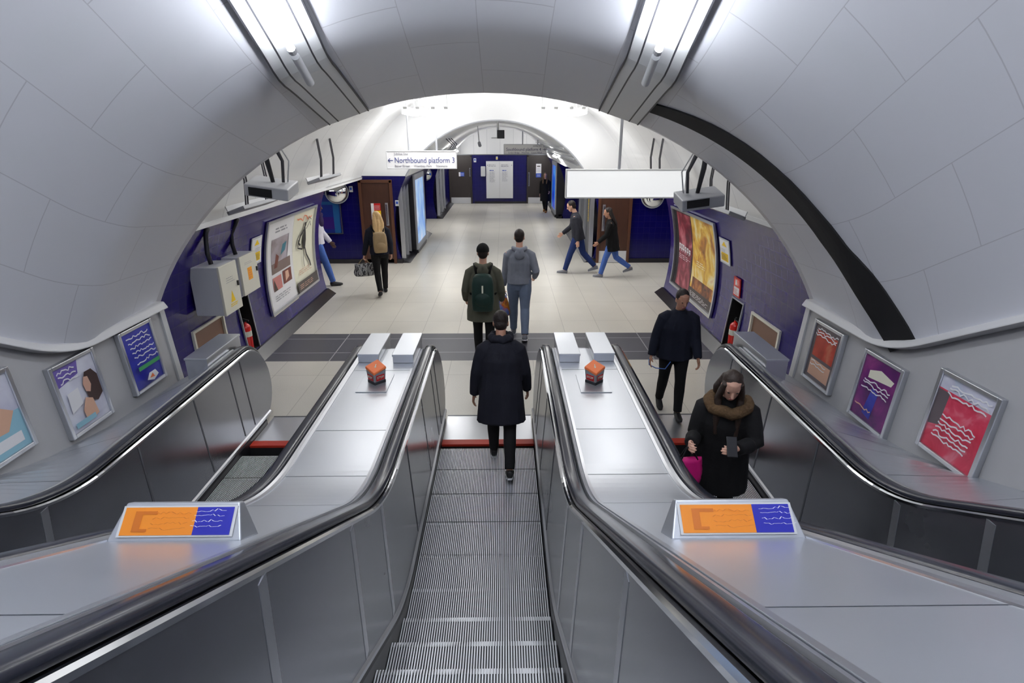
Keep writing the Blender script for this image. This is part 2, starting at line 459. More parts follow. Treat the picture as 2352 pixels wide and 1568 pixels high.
# vault springing: pale cornice at the top of the tiles, running on over the passages
for side, nm in ((-1, 'left'), (1, 'right')):
    mb = MB(); pr = [(hallx(Z_TRIM) - .035, Z_TRIM - .005), (hallx(Z_TRIM) + .03, Z_TRIM - .005), (hallx(Z_TRIM + .06) + .02, Z_TRIM + .05), (hallx(Z_TRIM + .05) - .015, Z_TRIM + .05)]
    rings = [[(side * x, Y, z) for x, z in pr] for Y in (Y_RING + .1, Y_BULK)]
    if side < 0: rings = [r[::-1] for r in rings]
    mb.loft(rings); struct(mb.build('trim_springing_' + nm, M_white))
    # passage ceiling, end wall and the tiled wall facing the escalators
    mb = MB(); mb.quad((side * 3.3, Y_OPEN, Z_TRIM + .05), (side * 9, Y_OPEN, Z_TRIM + .05), (side * 9, Y_BULK, Z_TRIM + .05), (side * 3.3, Y_BULK, Z_TRIM + .05))
    struct(mb.build('ceiling_passage_' + nm, M_white))
    mb = MB(); mb.quad((side * 9, Y_OPEN, 0), (side * 9, Y_BULK, 0), (side * 9, Y_BULK, 2.2), (side * 9, Y_OPEN, 2.2), 0, [(0, 0), (3, 0), (3, 2.2), (0, 2.2)])
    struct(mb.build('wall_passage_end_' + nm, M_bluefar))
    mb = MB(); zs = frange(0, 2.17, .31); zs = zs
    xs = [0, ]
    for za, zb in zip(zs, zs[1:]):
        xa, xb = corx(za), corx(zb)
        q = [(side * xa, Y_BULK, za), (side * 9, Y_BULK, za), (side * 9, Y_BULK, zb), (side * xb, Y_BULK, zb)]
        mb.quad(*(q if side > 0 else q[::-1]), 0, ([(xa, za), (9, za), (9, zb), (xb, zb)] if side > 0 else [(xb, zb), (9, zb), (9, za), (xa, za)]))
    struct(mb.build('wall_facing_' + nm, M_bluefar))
    mb = MB(); mb.box((side * (corx(0) + 9) / 2, Y_BULK - .02, .055), (9 - corx(0) + .02, .05, .11)); struct(mb.build('baseboard_facing_' + nm, M_plinth))
# white bulkhead with the corridor arch
mb = MB(); n = 64
t_lo = math.asin((2.17 - COR_C) / COR_R)
for i in range(n):
    ta = t_lo + (PI - 2 * t_lo) * i / n; tb = t_lo + (PI - 2 * t_lo) * (i + 1) / n
    def outp(t):
        x, z = COR_R * math.cos(t), COR_C + COR_R * math.sin(t)
        # push out along the ray from the hall centre to just outside the hall vault
        s0 = math.asin((2.17 - HALL_C) / HALL_R); k = (t - t_lo) / (PI - 2 * t_lo); tt = s0 + (PI - 2 * s0) * k
        return (3.62 * math.cos(tt), HALL_C + 3.62 * math.sin(tt))
    a1, a2 = (COR_R * math.cos(ta), COR_C + COR_R * math.sin(ta)), (COR_R * math.cos(tb), COR_C + COR_R * math.sin(tb))
    o1, o2 = outp(ta), outp(tb)
    mb.quad((a1[0], Y_BULK, a1[1]), (o1[0], Y_BULK, o1[1]), (o2[0], Y_BULK, o2[1]), (a2[0], Y_BULK, a2[1]), 0, [(a1[0], a1[1] * .2), (o1[0], o1[1] * .2), (o2[0], o2[1] * .2), (a2[0], a2[1] * .2)])
struct(mb.build('wall_bulkhead', M_white))
mb = MB(); mb.tube([(COR_R * math.cos(t_lo + (PI - 2 * t_lo) * i / 60), Y_BULK - .01, COR_C + COR_R * math.sin(t_lo + (PI - 2 * t_lo) * i / 60)) for i in range(61)], .022, 6)
struct(mb.build('trim_arch', M_grey))

# ------------------------------------------------------------------ structure: far corridor
mb = MB(); n = 48; th0 = math.asin((2.15 - COR_C) / COR_R); ys = frange(Y_BULK, Y_FAR, 1.0)
for ya, yb in zip(ys, ys[1:]):
    for i in range(n):
        t0 = th0 + (PI - 2 * th0) * i / n; t1 = th0 + (PI - 2 * th0) * (i + 1) / n
        p = lambda t, y: (COR_R * math.cos(t), y, COR_C + COR_R * math.sin(t))
        mb.quad(p(t0, ya), p(t0, yb), p(t1, yb), p(t1, ya), 0, [(ya, t0 * COR_R), (yb, t0 * COR_R), (yb, t1 * COR_R), (ya, t1 * COR_R)])
struct(mb.build('ceiling_corridor', M_vault, smooth=True))
for side, nm in ((-1, 'left'), (1, 'right')):
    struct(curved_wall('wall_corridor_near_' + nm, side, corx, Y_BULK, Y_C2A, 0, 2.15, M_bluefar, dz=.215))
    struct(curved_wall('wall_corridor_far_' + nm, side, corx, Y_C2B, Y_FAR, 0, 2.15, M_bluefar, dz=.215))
    mb = MB()
    for (ya, yb) in ((Y_BULK, Y_C2A), (Y_C2B, Y_FAR)):
        pr = [(corx(0) - .20, 0), (corx(.1) + .02, 0), (corx(.1) + .02, .10), (corx(.1) - .03, .10)]
        rings = [[(side * x, Y, z) for x, z in pr] for Y in (ya, yb)]
        if side < 0: rings = [r[::-1] for r in rings]
        mb.loft(rings)
    struct(mb.build('baseboard_corridor_' + nm, M_plinth))
    mb = MB()
    zs = frange(0, 2.15, .215)
    for za, zb in zip(zs, zs[1:]):
        q = [(side * corx(za), Y_C2B, za), (side * 7, Y_C2B, za), (side * 7, Y_C2B, zb), (side * corx(zb), Y_C2B, zb)]
        mb.quad(*q, 0, [(0, za), (4.5, za), (4.5, zb), (0, zb)])
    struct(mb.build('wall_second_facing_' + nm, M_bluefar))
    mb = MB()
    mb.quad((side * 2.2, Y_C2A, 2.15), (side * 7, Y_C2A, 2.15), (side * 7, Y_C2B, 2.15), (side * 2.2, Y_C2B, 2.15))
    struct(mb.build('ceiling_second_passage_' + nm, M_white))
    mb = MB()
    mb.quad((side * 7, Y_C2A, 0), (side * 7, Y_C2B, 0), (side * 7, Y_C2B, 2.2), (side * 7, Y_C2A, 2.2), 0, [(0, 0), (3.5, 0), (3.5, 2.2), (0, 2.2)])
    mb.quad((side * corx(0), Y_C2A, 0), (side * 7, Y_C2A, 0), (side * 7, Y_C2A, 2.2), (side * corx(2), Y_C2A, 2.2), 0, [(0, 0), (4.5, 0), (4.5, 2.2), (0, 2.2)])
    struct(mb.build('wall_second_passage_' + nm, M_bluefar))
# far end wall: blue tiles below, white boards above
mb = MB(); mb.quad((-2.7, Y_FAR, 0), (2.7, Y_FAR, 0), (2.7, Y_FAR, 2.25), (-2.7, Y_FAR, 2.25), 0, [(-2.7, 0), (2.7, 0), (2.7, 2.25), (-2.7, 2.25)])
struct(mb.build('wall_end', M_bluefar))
M_board = brick_mat('white_end_boards', (.80, .81, .82), (.78, .79, .80), (.50, .51, .54), .62, 9, .006, .5, 0, bump=.2)
mb = MB(); mb.quad((-2.7, Y_FAR - .02, 2.25), (2.7, Y_FAR - .02, 2.25), (2.7, Y_FAR - .02, 3.6), (-2.7, Y_FAR - .02, 3.6), 0, [(-2.7, 1), (2.7, 1), (2.7, 2.3), (-2.7, 2.3)])
struct(mb.build('wall_end_upper', M_board))
mb = MB(); mb.box((0, Y_FAR - .04, 2.25), (5.2, .05, .035)); struct(mb.build('trim_end_rail', M_darksteel))
mb = MB(); mb.box((0, Y_FAR - .03, .05), (2.5, .04, .10)); struct(mb.build('baseboard_end', M_plinth))
# ------------------------------------------------------------------ fluorescent lighting
BARREL_GROUP = 'light channels along the barrel ceiling'
for side, nm in ((-1, 'left'), (1, 'right')):
    xc = side * 1.29
    lab = 'long white ceiling light channel with bare tubes, above the escalators on the %s-hand side' % nm
    root = thing('ceiling_light_channel', (xc, 0, barrel_pt(0, xc).z), lab, 'ceiling light')
    ysl = frange(Y_BACK + .1, 4.2, .5) + frange(4.3, 5.2, .1) + [5.4, 5.6, Y_RING - .02]
    def strip(x0, x1, l0, l1, name, m, par):
        mb = MB(); rings = []
        for Y in ysl:
            rings.append([barrel_pt(Y, x0, l0), barrel_pt(Y, x1, l0), barrel_pt(Y, x1, l1), barrel_pt(Y, x0, l1)])
        mb.loft(rings); return mb.build(name, m, par)
    strip(xc - .19, xc + .19, -.02, .022, 'housing', M_white, root)
    for d in (-.19, -.105, .105, .19):
        strip(xc + d - .006, xc + d + .006, .0, .027, 'edge_gap', M_dgrey, root)
    y = 4.28
    tn = 0
    while y > Y_BACK + .5:
        y2 = y - 1.28
        pts = [barrel_pt(y, xc, .14), barrel_pt(y2 + .03, xc, .14)]
        t = MB().tube(pts, .026, 12).build('fluorescent_tube', M_tube, root, smooth=True, angle=50)
        for q in pts:
            dv = (pts[1] - pts[0]).normalized() * .02
            MB().tube([q - dv, q + dv], .029, 10).build('tube_cap', M_lgrey, t)
        y = y2 - .05; tn += 1
    pts = [barrel_pt(4.33, xc, .14), barrel_pt(4.62, xc, .12)]
    t = MB().tube(pts, .03, 12).build('fluorescent_tube', M_white, root, smooth=True, angle=50); t['label'] = 'unlit grey tube end'
# fittings on the hall vault: two rows, square diffusers one behind another
def light_fitting(x, Y, z, m, lab, grp, w=.20, l=1.05, cat='ceiling light', ang=0.0, dh=.06):
    root = thing('ceiling_light_fitting', (x, Y, z), lab, cat, grp)
    R = Matrix.Rotation(ang, 3, 'Y')
    MB().box((x, Y, z + .03), (w * .5, l, .05), R).build('housing', M_white, root, bevel=.006)
    MB().box(Vector((x, Y, z)) + R @ Vector((0, 0, -.02)), (w * .86, l * .94, dh), R).build('diffuser', m, root, bevel=.012)
    for k in (-1, 1):
        ztop = (HALL_C + math.sqrt(HALL_R ** 2 - x * x)) if Y < Y_BULK else (COR_C + math.sqrt(COR_R ** 2 - x * x))
        MB().tube([(x, Y + k * l * .35, z + .05), (x, Y + k * l * .35, ztop + .01)], .009, 6).build('hanger', M_lgrey, root)
    return root
for side in (-1, 1):
    sn = 'left' if side < 0 else 'right'
    for i, Y in enumerate((7.4, 9.6)):  # out of view behind the ring, kept to light the hall
        light_fitting(side * 1.9, Y, 3.76, M_tubeh, '%s unseen light fitting behind the barrel mouth, %s row' % (('nearer', 'farther')[i], sn), 'bright light fittings under the hall vault', w=.24, l=1.5, ang=side * RAD(30))
    for i, x in enumerate((1.80, 1.55, 1.24, .98)):
        light_fitting(side * x, 13.0, 3.60, M_tubeh, '%s light fitting of the bright cluster above the %s hanging sign' % (('outermost', 'second outermost', 'second innermost', 'innermost')[i], 'Northbound' if side < 0 else 'blank white'), 'bright light fittings under the hall vault', w=.17, l=1.5, dh=.12)
for i, Y in enumerate((20.4, 26.6)):  # slim lights added to brighten the corridor and its end wall
    for side in (-1, 1):
        light_fitting(side * 1.95, Y, 2.45, M_addedc, '%s added slim corridor light beyond the arch, %s row' % (('nearer', 'farther')[i], 'left' if side < 0 else 'right'), 'added light fittings along the far corridor', w=.06, l=1.4, ang=side * RAD(40))
for side, nm in ((-1, 'left'), (1, 'right')):  # ceiling panels added to light the side passages
    root = thing('added_light_panel', (side * 4.8, 13.0, 2.1), 'added flat light panel in the %s side passage ceiling' % nm, 'ceiling light', 'added passage light panels')
    MB().box((side * 4.8, 13.0, 2.12), (1.3, .34, .05)).build('frame', M_white, root)
    MB().box((side * 4.8, 13.0, 2.09), (1.2, .26, .03)).build('diffuser', M_tubeh, root)
    root = thing('added_light_panel', (side * 4.2, 21.0, 2.1), 'added flat light panel in the far %s passage ceiling' % nm, 'ceiling light', 'added passage light panels')  # added so that light spills from the passage into the corridor
    MB().box((side * 4.2, 21.0, 2.12), (1.3, .34, .05)).build('frame', M_white, root)
    MB().box((side * 4.2, 21.0, 2.09), (1.2, .26, .03)).build('diffuser', M_tubeh, root)

# ------------------------------------------------------------------ escalators
NEWEL_Y, NEWEL_Z, NEWEL_R = 5.72, .47, .43
YS_TOP = [y for y in YS_ESC if y <= 5.6] + [NEWEL_Y]
def newel(r, a0=90, a1=-90, n=18):
    return [(NEWEL_Y + r * math.cos(RAD(a0 + (a1 - a0) * i / n)), NEWEL_Z + r * math.sin(RAD(a0 + (a1 - a0) * i / n))) for i in range(n + 1)]
def path_frame(pts):
    """pts (Y,z) -> list of (Y,z,normalY,normalZ), normal to the left of travel (upwards on the run)"""
    out = []
    for i, (y, z) in enumerate(pts):
        a = pts[max(0, i - 1)]; b = pts[min(len(pts) - 1, i + 1)]
        ty, tz = b[0] - a[0], b[1] - a[1]; l = math.hypot(ty, tz) or 1
        out.append((y, z, -tz / l, ty / l))
    return out
def rail_sweep(mb, path, prof, xo, mi=0, sgn=1):
    """prof: (dx, dn) points"""
    fr = path_frame(path); rings = []
    for y, z, ny, nz in fr:
        r = [(xo + sgn * dx, y + ny * dn, z + nz * dn) for dx, dn in prof]
        rings.append(r if sgn > 0 else r[::-1])
    mb.loft(rings, mi); return mb
NOSES = [5.24, 4.835, 4.43, 4.025, 3.63, 3.255, 2.905]
while NOSES[-1] > -1.6: NOSES.append(round(NOSES[-1] - .352, 4))
def step_mesh():
    """one tread with 66 cleats; nose at Y=0, top at z=0; 0.41 deep, riser below the nose"""
    mb = MB(); n = 64; w = .985; p = w / n; d = .012
    prof = []
    for i in range(n):
        x0 = -w / 2 + i * p
        prof += [(x0, 0, 0), (x0 + p * .52, 0, 1), (x0 + p * .52, -d, 1), (x0 + p, -d, 1)]
    y0, y1 = -.404, -.026
    for i in range(len(prof)):
        a = prof[i]; b = prof[i + 1] if i + 1 < len(prof) else (w / 2, -d, 1)
        kind = 0 if (a[1] == 0 and b[1] == 0) else 1
        mb.quad((a[0], y0, a[1]), (b[0], y0, b[1]), (b[0], y1, b[1]), (a[0], y1, a[1]), kind)
        if kind == 0:   # ribbed riser under the nose
            mb.quad((a[0], y1, 0), (b[0], y1, 0), (b[0], y1 + .026, -.005), (a[0], y1 + .026, -.005), 2)
            mb.quad((a[0], y1 + .026, -.005), (b[0], y1 + .026, -.005), (b[0], y1, -.24), (a[0], y1, -.24), 0)
    mb.quad((-w / 2, y1 - .012, -d), (w / 2, y1 - .012, -d), (w / 2, y1 - .012, -.25), (-w / 2, y1 - .012, -.25), 1)
    mb.quad((-w / 2, y0, -.02), (-w / 2, y1, -.02), (w / 2, y1, -.02), (w / 2, y0, -.02), 1)
    for s in (-1, 1):
        mb.quad((s * w / 2, y0, 0), (s * w / 2, y1, 0), (s * w / 2, y1, -.12), (s * w / 2, y0, -.12), 1)
    o = mb.build('step', [M_cleat, M_groove, M_nose]); return o
STEP0 = step_mesh()
STEP_ME = STEP0.data; bpy.data.objects.remove(STEP0)
def make_escalator(xc, label, phase=0.0):
    root = thing('escalator', (xc, 5.3, 0), label, 'escalator')
    for Y in NOSES:
        Yp = Y - phase
        if Yp > 5.25: continue
        o = bpy.data.objects.new('step', STEP_ME); COL.objects.link(o); o.location = (xc, Yp, hpath(Yp)); attach(o, root)
    # landing: comb with red strip, steel plates
    MB().box((xc, 5.352, -.004), (.99, .105, .03)).build('comb_strip', M_red, root, bevel=.004)['label'] = 'red comb strip'
    mb = MB(); mb.box((xc, 5.685, -.008), (.98, .555, .026)); pl = mb.build('landing_plate', M_steel, root)
    MB().box((xc, 5.97, .003), (.98, .012, .012)).build('plate_seam', M_darksteel, pl)
    for s in (-1, 1):
        # skirt: black, with a steel bead at its foot and its head
        mb = MB(); sweep([(.497, -.30), (.497, .05), (.515, .09), (.56, .09), (.56, -.30)], YS_ESC + [5.8], hpath, s, 0, mb)
        o = mb.build('skirt', M_black, root)
        for q in mb.v: pass
        o.location.x += 0; shift_mesh(o, xc)
        mb = MB(); sweep([(.500, .075), (.500, .10), (.535, .125), (.56, .125), (.56, .075)], YS_ESC + [5.95], hpath, s, 0, mb)
        o = mb.build('skirt_bead', M_steel, root); shift_mesh(o, xc)
        # inner panel, leaning outwards to the top, with a round end
        mb = MB()
        ub, ut, zb, zt = .515, .572, .11, .90
        def px(z_rel): return ub + (ut - ub) * (z_rel - zb) / (zt - zb)
        rows = []
        for Y in YS_TOP:
            hh = hpath(Y); rows.append([(s * px(zb + (zt - zb) * k / 4), Y, hh + zb + (zt - zb) * k / 4) for k in range(5)])
        ids = [[mb.vert(p) for p in r] for r in rows]
        for a, b in zip(ids, ids[1:]):
            for k in range(4):
                q = (a[k], b[k], b[k + 1], a[k + 1]); mb.face(q if s < 0 else q[::-1])
        arc = newel(NEWEL_R); cen = mb.vert((s * px(NEWEL_Z), NEWEL_Y, NEWEL_Z))
        aid = [mb.vert((s * px(z), y, z)) for y, z in arc]
        for a, b in zip(aid, aid[1:]):
            q = (cen, b, a); mb.face(q if s < 0 else q[::-1])
        # edge return of the round end
        for (y1, z1), (y2, z2) in zip(arc, arc[1:]):
            mb.quad((s * px(z1), y1, z1), (s * px(z2), y2, z2), (s * (px(z2) + .14), y2, z2), (s * (px(z1) + .14), y1, z1))
        o = mb.build('inner_panel', M_panel, root, smooth=False); shift_mesh(o, xc)
        # cover strips across the panel joints
        for Yj in (5.55, 5.30, 4.62, 3.75, 2.75, 2.15, 1.25, .3, -.8):
            hh = hpath(Yj); lean = .34 if Yj < 2.9 else (.12 if Yj < 4 else .0)
            mb = MB(); w = .028 if Yj < 3 else .008
            e = [(px(.13) - .003, Yj - w, hh + .13), (px(.13) - .003, Yj + w, hh + .13)]
            Yt = Yj + lean * .45; ht = hpath(Yt)
            f = [(px(.88) - .003, Yt - w, ht + .88), (px(.88) - .003, Yt + w, ht + .88)]
            pts8 = []
            for (u, Y, z) in (e[0], e[1]): pts8.append((s * u, Y, z))
            for (u, Y, z) in (e[1], e[0]): pts8.append((s * (u + .006), Y, z))
            for (u, Y, z) in (f[0], f[1]): pts8.append((s * u, Y, z))
            for (u, Y, z) in (f[1], f[0]): pts8.append((s * (u + .006), Y, z))
            mb.hexa(pts8); j = mb.build('joint_strip', M_steel if Yj < 3 else M_joint, root); shift_mesh(j, xc)
        # steel capping between panel and handrail
        top = [(Y, hpath(Y) + .90) for Y in YS_TOP[:-1]] + newel(NEWEL_R)
        mb = MB(); rail_sweep(mb, top, [(.0, -.006), (.048, -.006), (.048, .018), (.012, .018), (.0, .010)], s * .568, 0, s)
        o = mb.build('capping_strip', M_chrome, root); shift_mesh(o, xc)
        mb = MB(); rail_sweep(mb, top, [(.0, -.03), (.075, -.03), (.075, .022), (.0, .022)], s * .610, 0, s)
        o = mb.build('handrail_guide', M_matblack, root); shift_mesh(o, xc)
        # moving handrail
        hp = [(Y, hpath(Y) + .925) for Y in YS_TOP[:-1]] + newel(NEWEL_R + .025, 90, -80)
        prof = [(-.042, .0), (-.046, .012), (-.040, .028), (-.024, .036), (.024, .036), (.040, .028), (.046, .012), (.042, .0)]
        mb = MB(); rail_sweep(mb, hp, prof, s * .640, 0, s)
        o = mb.build('handrail', M_hand, root, smooth=True, angle=50); shift_mesh(o, xc)
        # outer capping next to the deck
        flat_top = [(Y, hpath(Y) + .915) for Y in YS_TOP]
        mb = MB(); rail_sweep(mb, flat_top, [(.0, -.03), (.03, -.03), (.03, .03), (.008, .038), (.0, .02)], s * .690, 0, s)
        o = mb.build('outer_capping', M_steel, root); shift_mesh(o, xc)
    return root
def shift_mesh(o, dx):
    o.data.transform(Matrix.Translation((dx, 0, 0)))
ESC_X = 2.045
make_escalator(0.0, 'middle escalator, ribbed steps running down to the person in the dark coat')
make_escalator(-ESC_X, 'empty escalator beside the wall with the white switch boxes', .12)
make_escalator(ESC_X, 'escalator carrying the long-haired woman up beside the wall of red and purple posters', .2)

# ------------------------------------------------------------------ steel decks between and beside the escalators
JOINTS = [5.13, 3.93, 3.28, 2.73, .95, -.9, -2.8, -4.6]
def deck(x0, x1, z0, z1, label, grp=None, name='escalator_deck'):
    """deck from x0 to x1 (height offsets z0, z1; None follows the wall foot), cut into panels at the joints"""
    root = thing(name, ((x0 + x1) / 2, 5.6, .9), label, 'escalator deck', grp)
    f0 = (lambda Y: foot(Y)) if z0 is None else (lambda Y: hpath(Y) + z0)
    f1 = (lambda Y: foot(Y)) if z1 is None else (lambda Y: hpath(Y) + z1)
    ya, yb = 5.74, Y_BACK + .02
    cuts = [ya] + JOINTS + [yb]
    for hi, lo in zip(cuts, cuts[1:]):
        ys = sorted(set([lo + .004, hi - .004] + [y for y in YS_ESC + [4.2, 4.6, 5.0] if lo < y < hi]))
        mb = MB(); mb.loft([[(x0, Y, f0(Y) - .02), (x1, Y, f1(Y) - .02), (x1, Y, f1(Y)), (x0, Y, f0(Y))] for Y in ys]); mb.build('deck_panel', M_deck, root)
        a_, b_ = hi - .01, hi + .01 if hi < 5.7 else hi
        mb = MB(); mb.loft([[(x0, Y, f0(Y) - .03), (x1, Y, f1(Y) - .03), (x1, Y, f1(Y) - .006), (x0, Y, f0(Y) - .006)] for Y in (a_, b_)]); mb.build('joint_strip', M_joint, root)
    mb = MB(); mb.hexa([(x0, 5.722, 0), (x1, 5.722, 0), (x1, 5.742, 0), (x0, 5.742, 0), (x0, 5.722, f0(5.73)), (x1, 5.722, f1(5.73)), (x1, 5.742, f1(5.73)), (x0, 5.742, f0(5.73))]); mb.build('end_panel', M_steel, root)
    for xe, fe, zz in ((x0, f0, z0), (x1, f1, z1)):
        if zz is None: continue
        sg = 1 if xe == min(x0, x1) else -1
        mb = MB(); mb.loft([[(xe, Y, fe(Y) - .01), (xe + sg * .028, Y, fe(Y) - .01), (xe + sg * .024, Y, fe(Y) + .007), (xe + sg * .002, Y, fe(Y) + .009)] for Y in [y for y in YS_ESC if y < 5.7] + [5.72]])
        mb.build('edge_strip', M_steel, root)
    return root
deck(-ESC_X + .722, -.722, .945, .945, 'wide steel deck between the middle escalator and the empty one, with an orange stop box')
deck(.722, ESC_X - .722, .945, .945, 'wide steel deck between the middle escalator and the one carrying the woman')
deck(-3.42, -ESC_X - .722, None, .925, 'sloping steel deck along the wall with the blue and lilac posters')
deck(ESC_X + .722, 3.42, .925, None, 'sloping steel deck along the wall with the red and purple posters')

# plinth boxes standing at the lower ends of the decks
def deck_box(x0, x1, y0, y1, ztop, label, grp, zb=.947):
    root = thing('plinth_box', ((x0 + x1) / 2, (y0 + y1) / 2, .95), label, 'plinth box', grp)
    MB().box(((x0 + x1) / 2, (y0 + y1) / 2, (ztop - .02 + zb) / 2), (x1 - x0 - .012, y1 - y0 - .012, ztop - zb - .02)).build('body', M_steel, root, bevel=.004)
    MB().box(((x0 + x1) / 2, (y0 + y1) / 2, ztop - .012), (x1 - x0, y1 - y0, .024)).build('lid', M_deck, root, bevel=.005)
    MB().box(((x0 + x1) / 2, (5.75 + y1) / 2, zb / 2), (x1 - x0 - .02, y1 - 5.77, zb)).build('leg', M_steel, root)
    return root
G = 'steel plinth boxes at the foot of the decks'
deck_box(-1.31, -1.09, 5.33, 5.98, 1.04, 'long steel plinth box behind the orange stop box that leans to its left side', G)
deck_box(-.955, -.735, 5.31, 5.98, 1.04, 'long steel plinth box beside the handrail, nearest the person in the olive parka', G)
deck_box(.735, .955, 5.31, 5.98, 1.04, 'long steel plinth box on the deck beside the middle escalator, below the man in grey', G)
deck_box(1.09, 1.31, 5.33, 5.98, 1.04, 'long steel plinth box on the deck nearest the man walking to the escalator', G)
deck_box(-3.0, -2.77, 5.23, 5.98, 1.04, 'steel plinth box against the wall below the white switch boxes', G, .80)
deck_box(2.77, 3.0, 5.13, 5.98, 1.04, 'steel plinth box against the wall below the brown panel, behind the long-haired woman', G, .80)

# emergency stop boxes
def stop_box(x, y, ang, label):
    z = .947; root = thing('emergency_stop_box', (x, y, z), label, 'emergency stop box', 'orange-topped stop boxes on the decks')
    R = Matrix.Rotation(ang, 3, 'Z'); s = .138; c = Vector((x, y, 0)); SL = .34
    MB().box((x - .01, y - .02, z + .003), (.28, .40, .006)).build('mount_plate', M_deck, root, bevel=.002)
    b, t = s * .42, s * .48
    def cor(k, h, slope): 
        v = R @ Vector(k); return c + v + Vector((0, 0, z + h + (v.y * SL if slope else 0)))
    sq = lambda r: ((-r, -r, 0), (r, -r, 0), (r, r, 0), (-r, r, 0))
    mb = MB(); mb.hexa([cor(q, .03, 0) for q in sq(b)] + [cor(q, .142, 1) for q in sq(t)])
    mb.build('body', M_grey, root, bevel=.005)
    MB().box((x, y, z + .018), (s * .86, s * .86, .03), R).build('foot', M_black, root)
    mb = MB(); mb.hexa([cor(q, .142, 1) for q in sq(s * .51)] + [cor(q, .165, 1) for q in sq(s * .49)]); mb.build('top_cover', M_orange, root, bevel=.005)
    for k in range(4):
        Rk = Matrix.Rotation(ang + k * PI / 2, 3, 'Z')
        n = Rk @ Vector((0, -1, 0)); up = (Vector((0, 0, .112)) + n * (t - b)).normalized()
        xd = Rk @ Vector((1, 0, 0)); cen = c + n * (s * .447 + .004) + Vector((0, 0, z + .082 + n.y * s * .12))
        mb = MB(); hw, hh = .044, .028
        mb.quad(cen - xd * hw - up * hh, cen + xd * hw - up * hh, cen + xd * hw + up * hh, cen - xd * hw + up * hh)
        pl = mb.build('label_plate', M_redlab, root)
        text_mesh('STOP', .030, M_cream, pl, cen + n * .002 + up * .002, xd, up)
    nn = Vector((0, -SL, 1)).normalized(); d = Vector((0, -1, -SL)).normalized(); e = Vector((1, 0, 0))
    cc = Vector((x, y, z + .167)); ar = MB()
    ar.quad(cc - d * .026 - e * .004, cc + d * .010 - e * .004, cc + d * .010 + e * .004, cc - d * .026 + e * .004)
    ar.face([ar.vert(cc + d * .030), ar.vert(cc + d * .008 + e * .012), ar.vert(cc + d * .008 - e * .012)])
    ar.build('arrow', M_cream, root)
stop_box(-1.01, 4.84, RAD(45), 'orange-topped stop box on the deck beside the empty escalator')
stop_box(1.02, 4.81, RAD(45), 'orange-topped stop box on the deck beside the escalator with people')
# ------------------------------------------------------------------ pictures and lettering helpers
def pic_mat(name, stops, scale=3.0, stretch=(1, 1, 1), detail=3, rough=.35, distort=.8, seed=0.0):
    m = mat(name, stops[0][1], rough); nt, b, N, L = nodes(m)
    tc = N('ShaderNodeTexCoord'); mp = N('ShaderNodeMapping'); L(tc.outputs['Object'], mp.inputs[0]); mp.inputs['Scale'].default_value = stretch
    mp.inputs['Location'].default_value = (seed, seed * .7, seed * 1.3)
    no = N('ShaderNodeTexNoise'); no.inputs['Scale'].default_value = scale; no.inputs['Detail'].default_value = detail; no.inputs['Distortion'].default_value = distort
    L(mp.outputs[0], no.inputs[0])
    cr = N('ShaderNodeValToRGB'); L(no.outputs[0], cr.inputs[0]); e = cr.color_ramp.elements
    while len(e) < len(stops): e.new(.5)
    for k, (p, c) in enumerate(stops): e[k].position = p; e[k].color = (*c, 1)
    L(cr.outputs[0], b.inputs['Base Color']); return m
def art(name, fn, items, parent, nt=10, ns=1, smooth=False):
    """flat or curved printed sheet: items are (s0,t0,s1,t1,material) rectangles or ([(s,t)...], material) outlines, later ones on top"""
    mb = MB(); ms = []
    def mi(m):
        if m not in ms: ms.append(m)
        return ms.index(m)
    lift = .0
    for it in items:
        lift += .0005
        if len(it) == 2:
            mb.face([mb.vert(fn(s, t, lift)) for s, t in it[0]], mi(it[1])); continue
        s0, t0, s1, t1, m = it; k = max(1, int(round(nt * abs(t1 - t0)))); kk = max(1, ns)
        for i in range(k):
            for j in range(kk):
                a, b = t0 + (t1 - t0) * i / k, t0 + (t1 - t0) * (i + 1) / k
                c, d = s0 + (s1 - s0) * j / kk, s0 + (s1 - s0) * (j + 1) / kk
                mb.quad(fn(c, a, lift), fn(d, a, lift), fn(d, b, lift), fn(c, b, lift), mi(m))
    o = mb.build(name, ms, parent); return o
def stroke(pts, w):
    """a thin outline along a polyline in (s,t)"""
    L, R = [], []
    for i, p in enumerate(pts):
        a = pts[max(0, i - 1)]; b = pts[min(len(pts) - 1, i + 1)]
        dx, dy = b[0] - a[0], b[1] - a[1]; l = math.hypot(dx, dy) or 1
        L.append((p[0] - dy / l * w, p[1] + dx / l * w)); R.append((p[0] + dy / l * w, p[1] - dx / l * w))
    return [[L[i], L[i + 1], R[i + 1], R[i]] for i in range(len(pts) - 1)]
def scribble(s0, s1, t, h, m, n=9, w=.004, seed=1):
    """a row of illegible handwriting-like strokes"""
    r = random.Random(seed); pts = [(s0 + (s1 - s0) * i / n, t + h * (r.random() - .5) * (1 if i % 2 else -1) ) for i in range(n + 1)]
    return [(q, m) for q in stroke(pts, w)]
def textrows(s0, s1, t0, t1, rows, m, seed=0, fill=.5):
    """rows of illegible small print as broken dashes"""
    r = random.Random(seed); out = []; dt = (t1 - t0) / rows
    for k in range(rows):
        s = s0
        e = s1 - (s1 - s0) * r.random() * .3
        while s < e - .01:
            w = min(e - s, (.03 + r.random() * .07)); out.append((s, t0 + dt * k + dt * .2, s + w, t0 + dt * k + dt * (.2 + fill), m)); s += w + .018
    return out
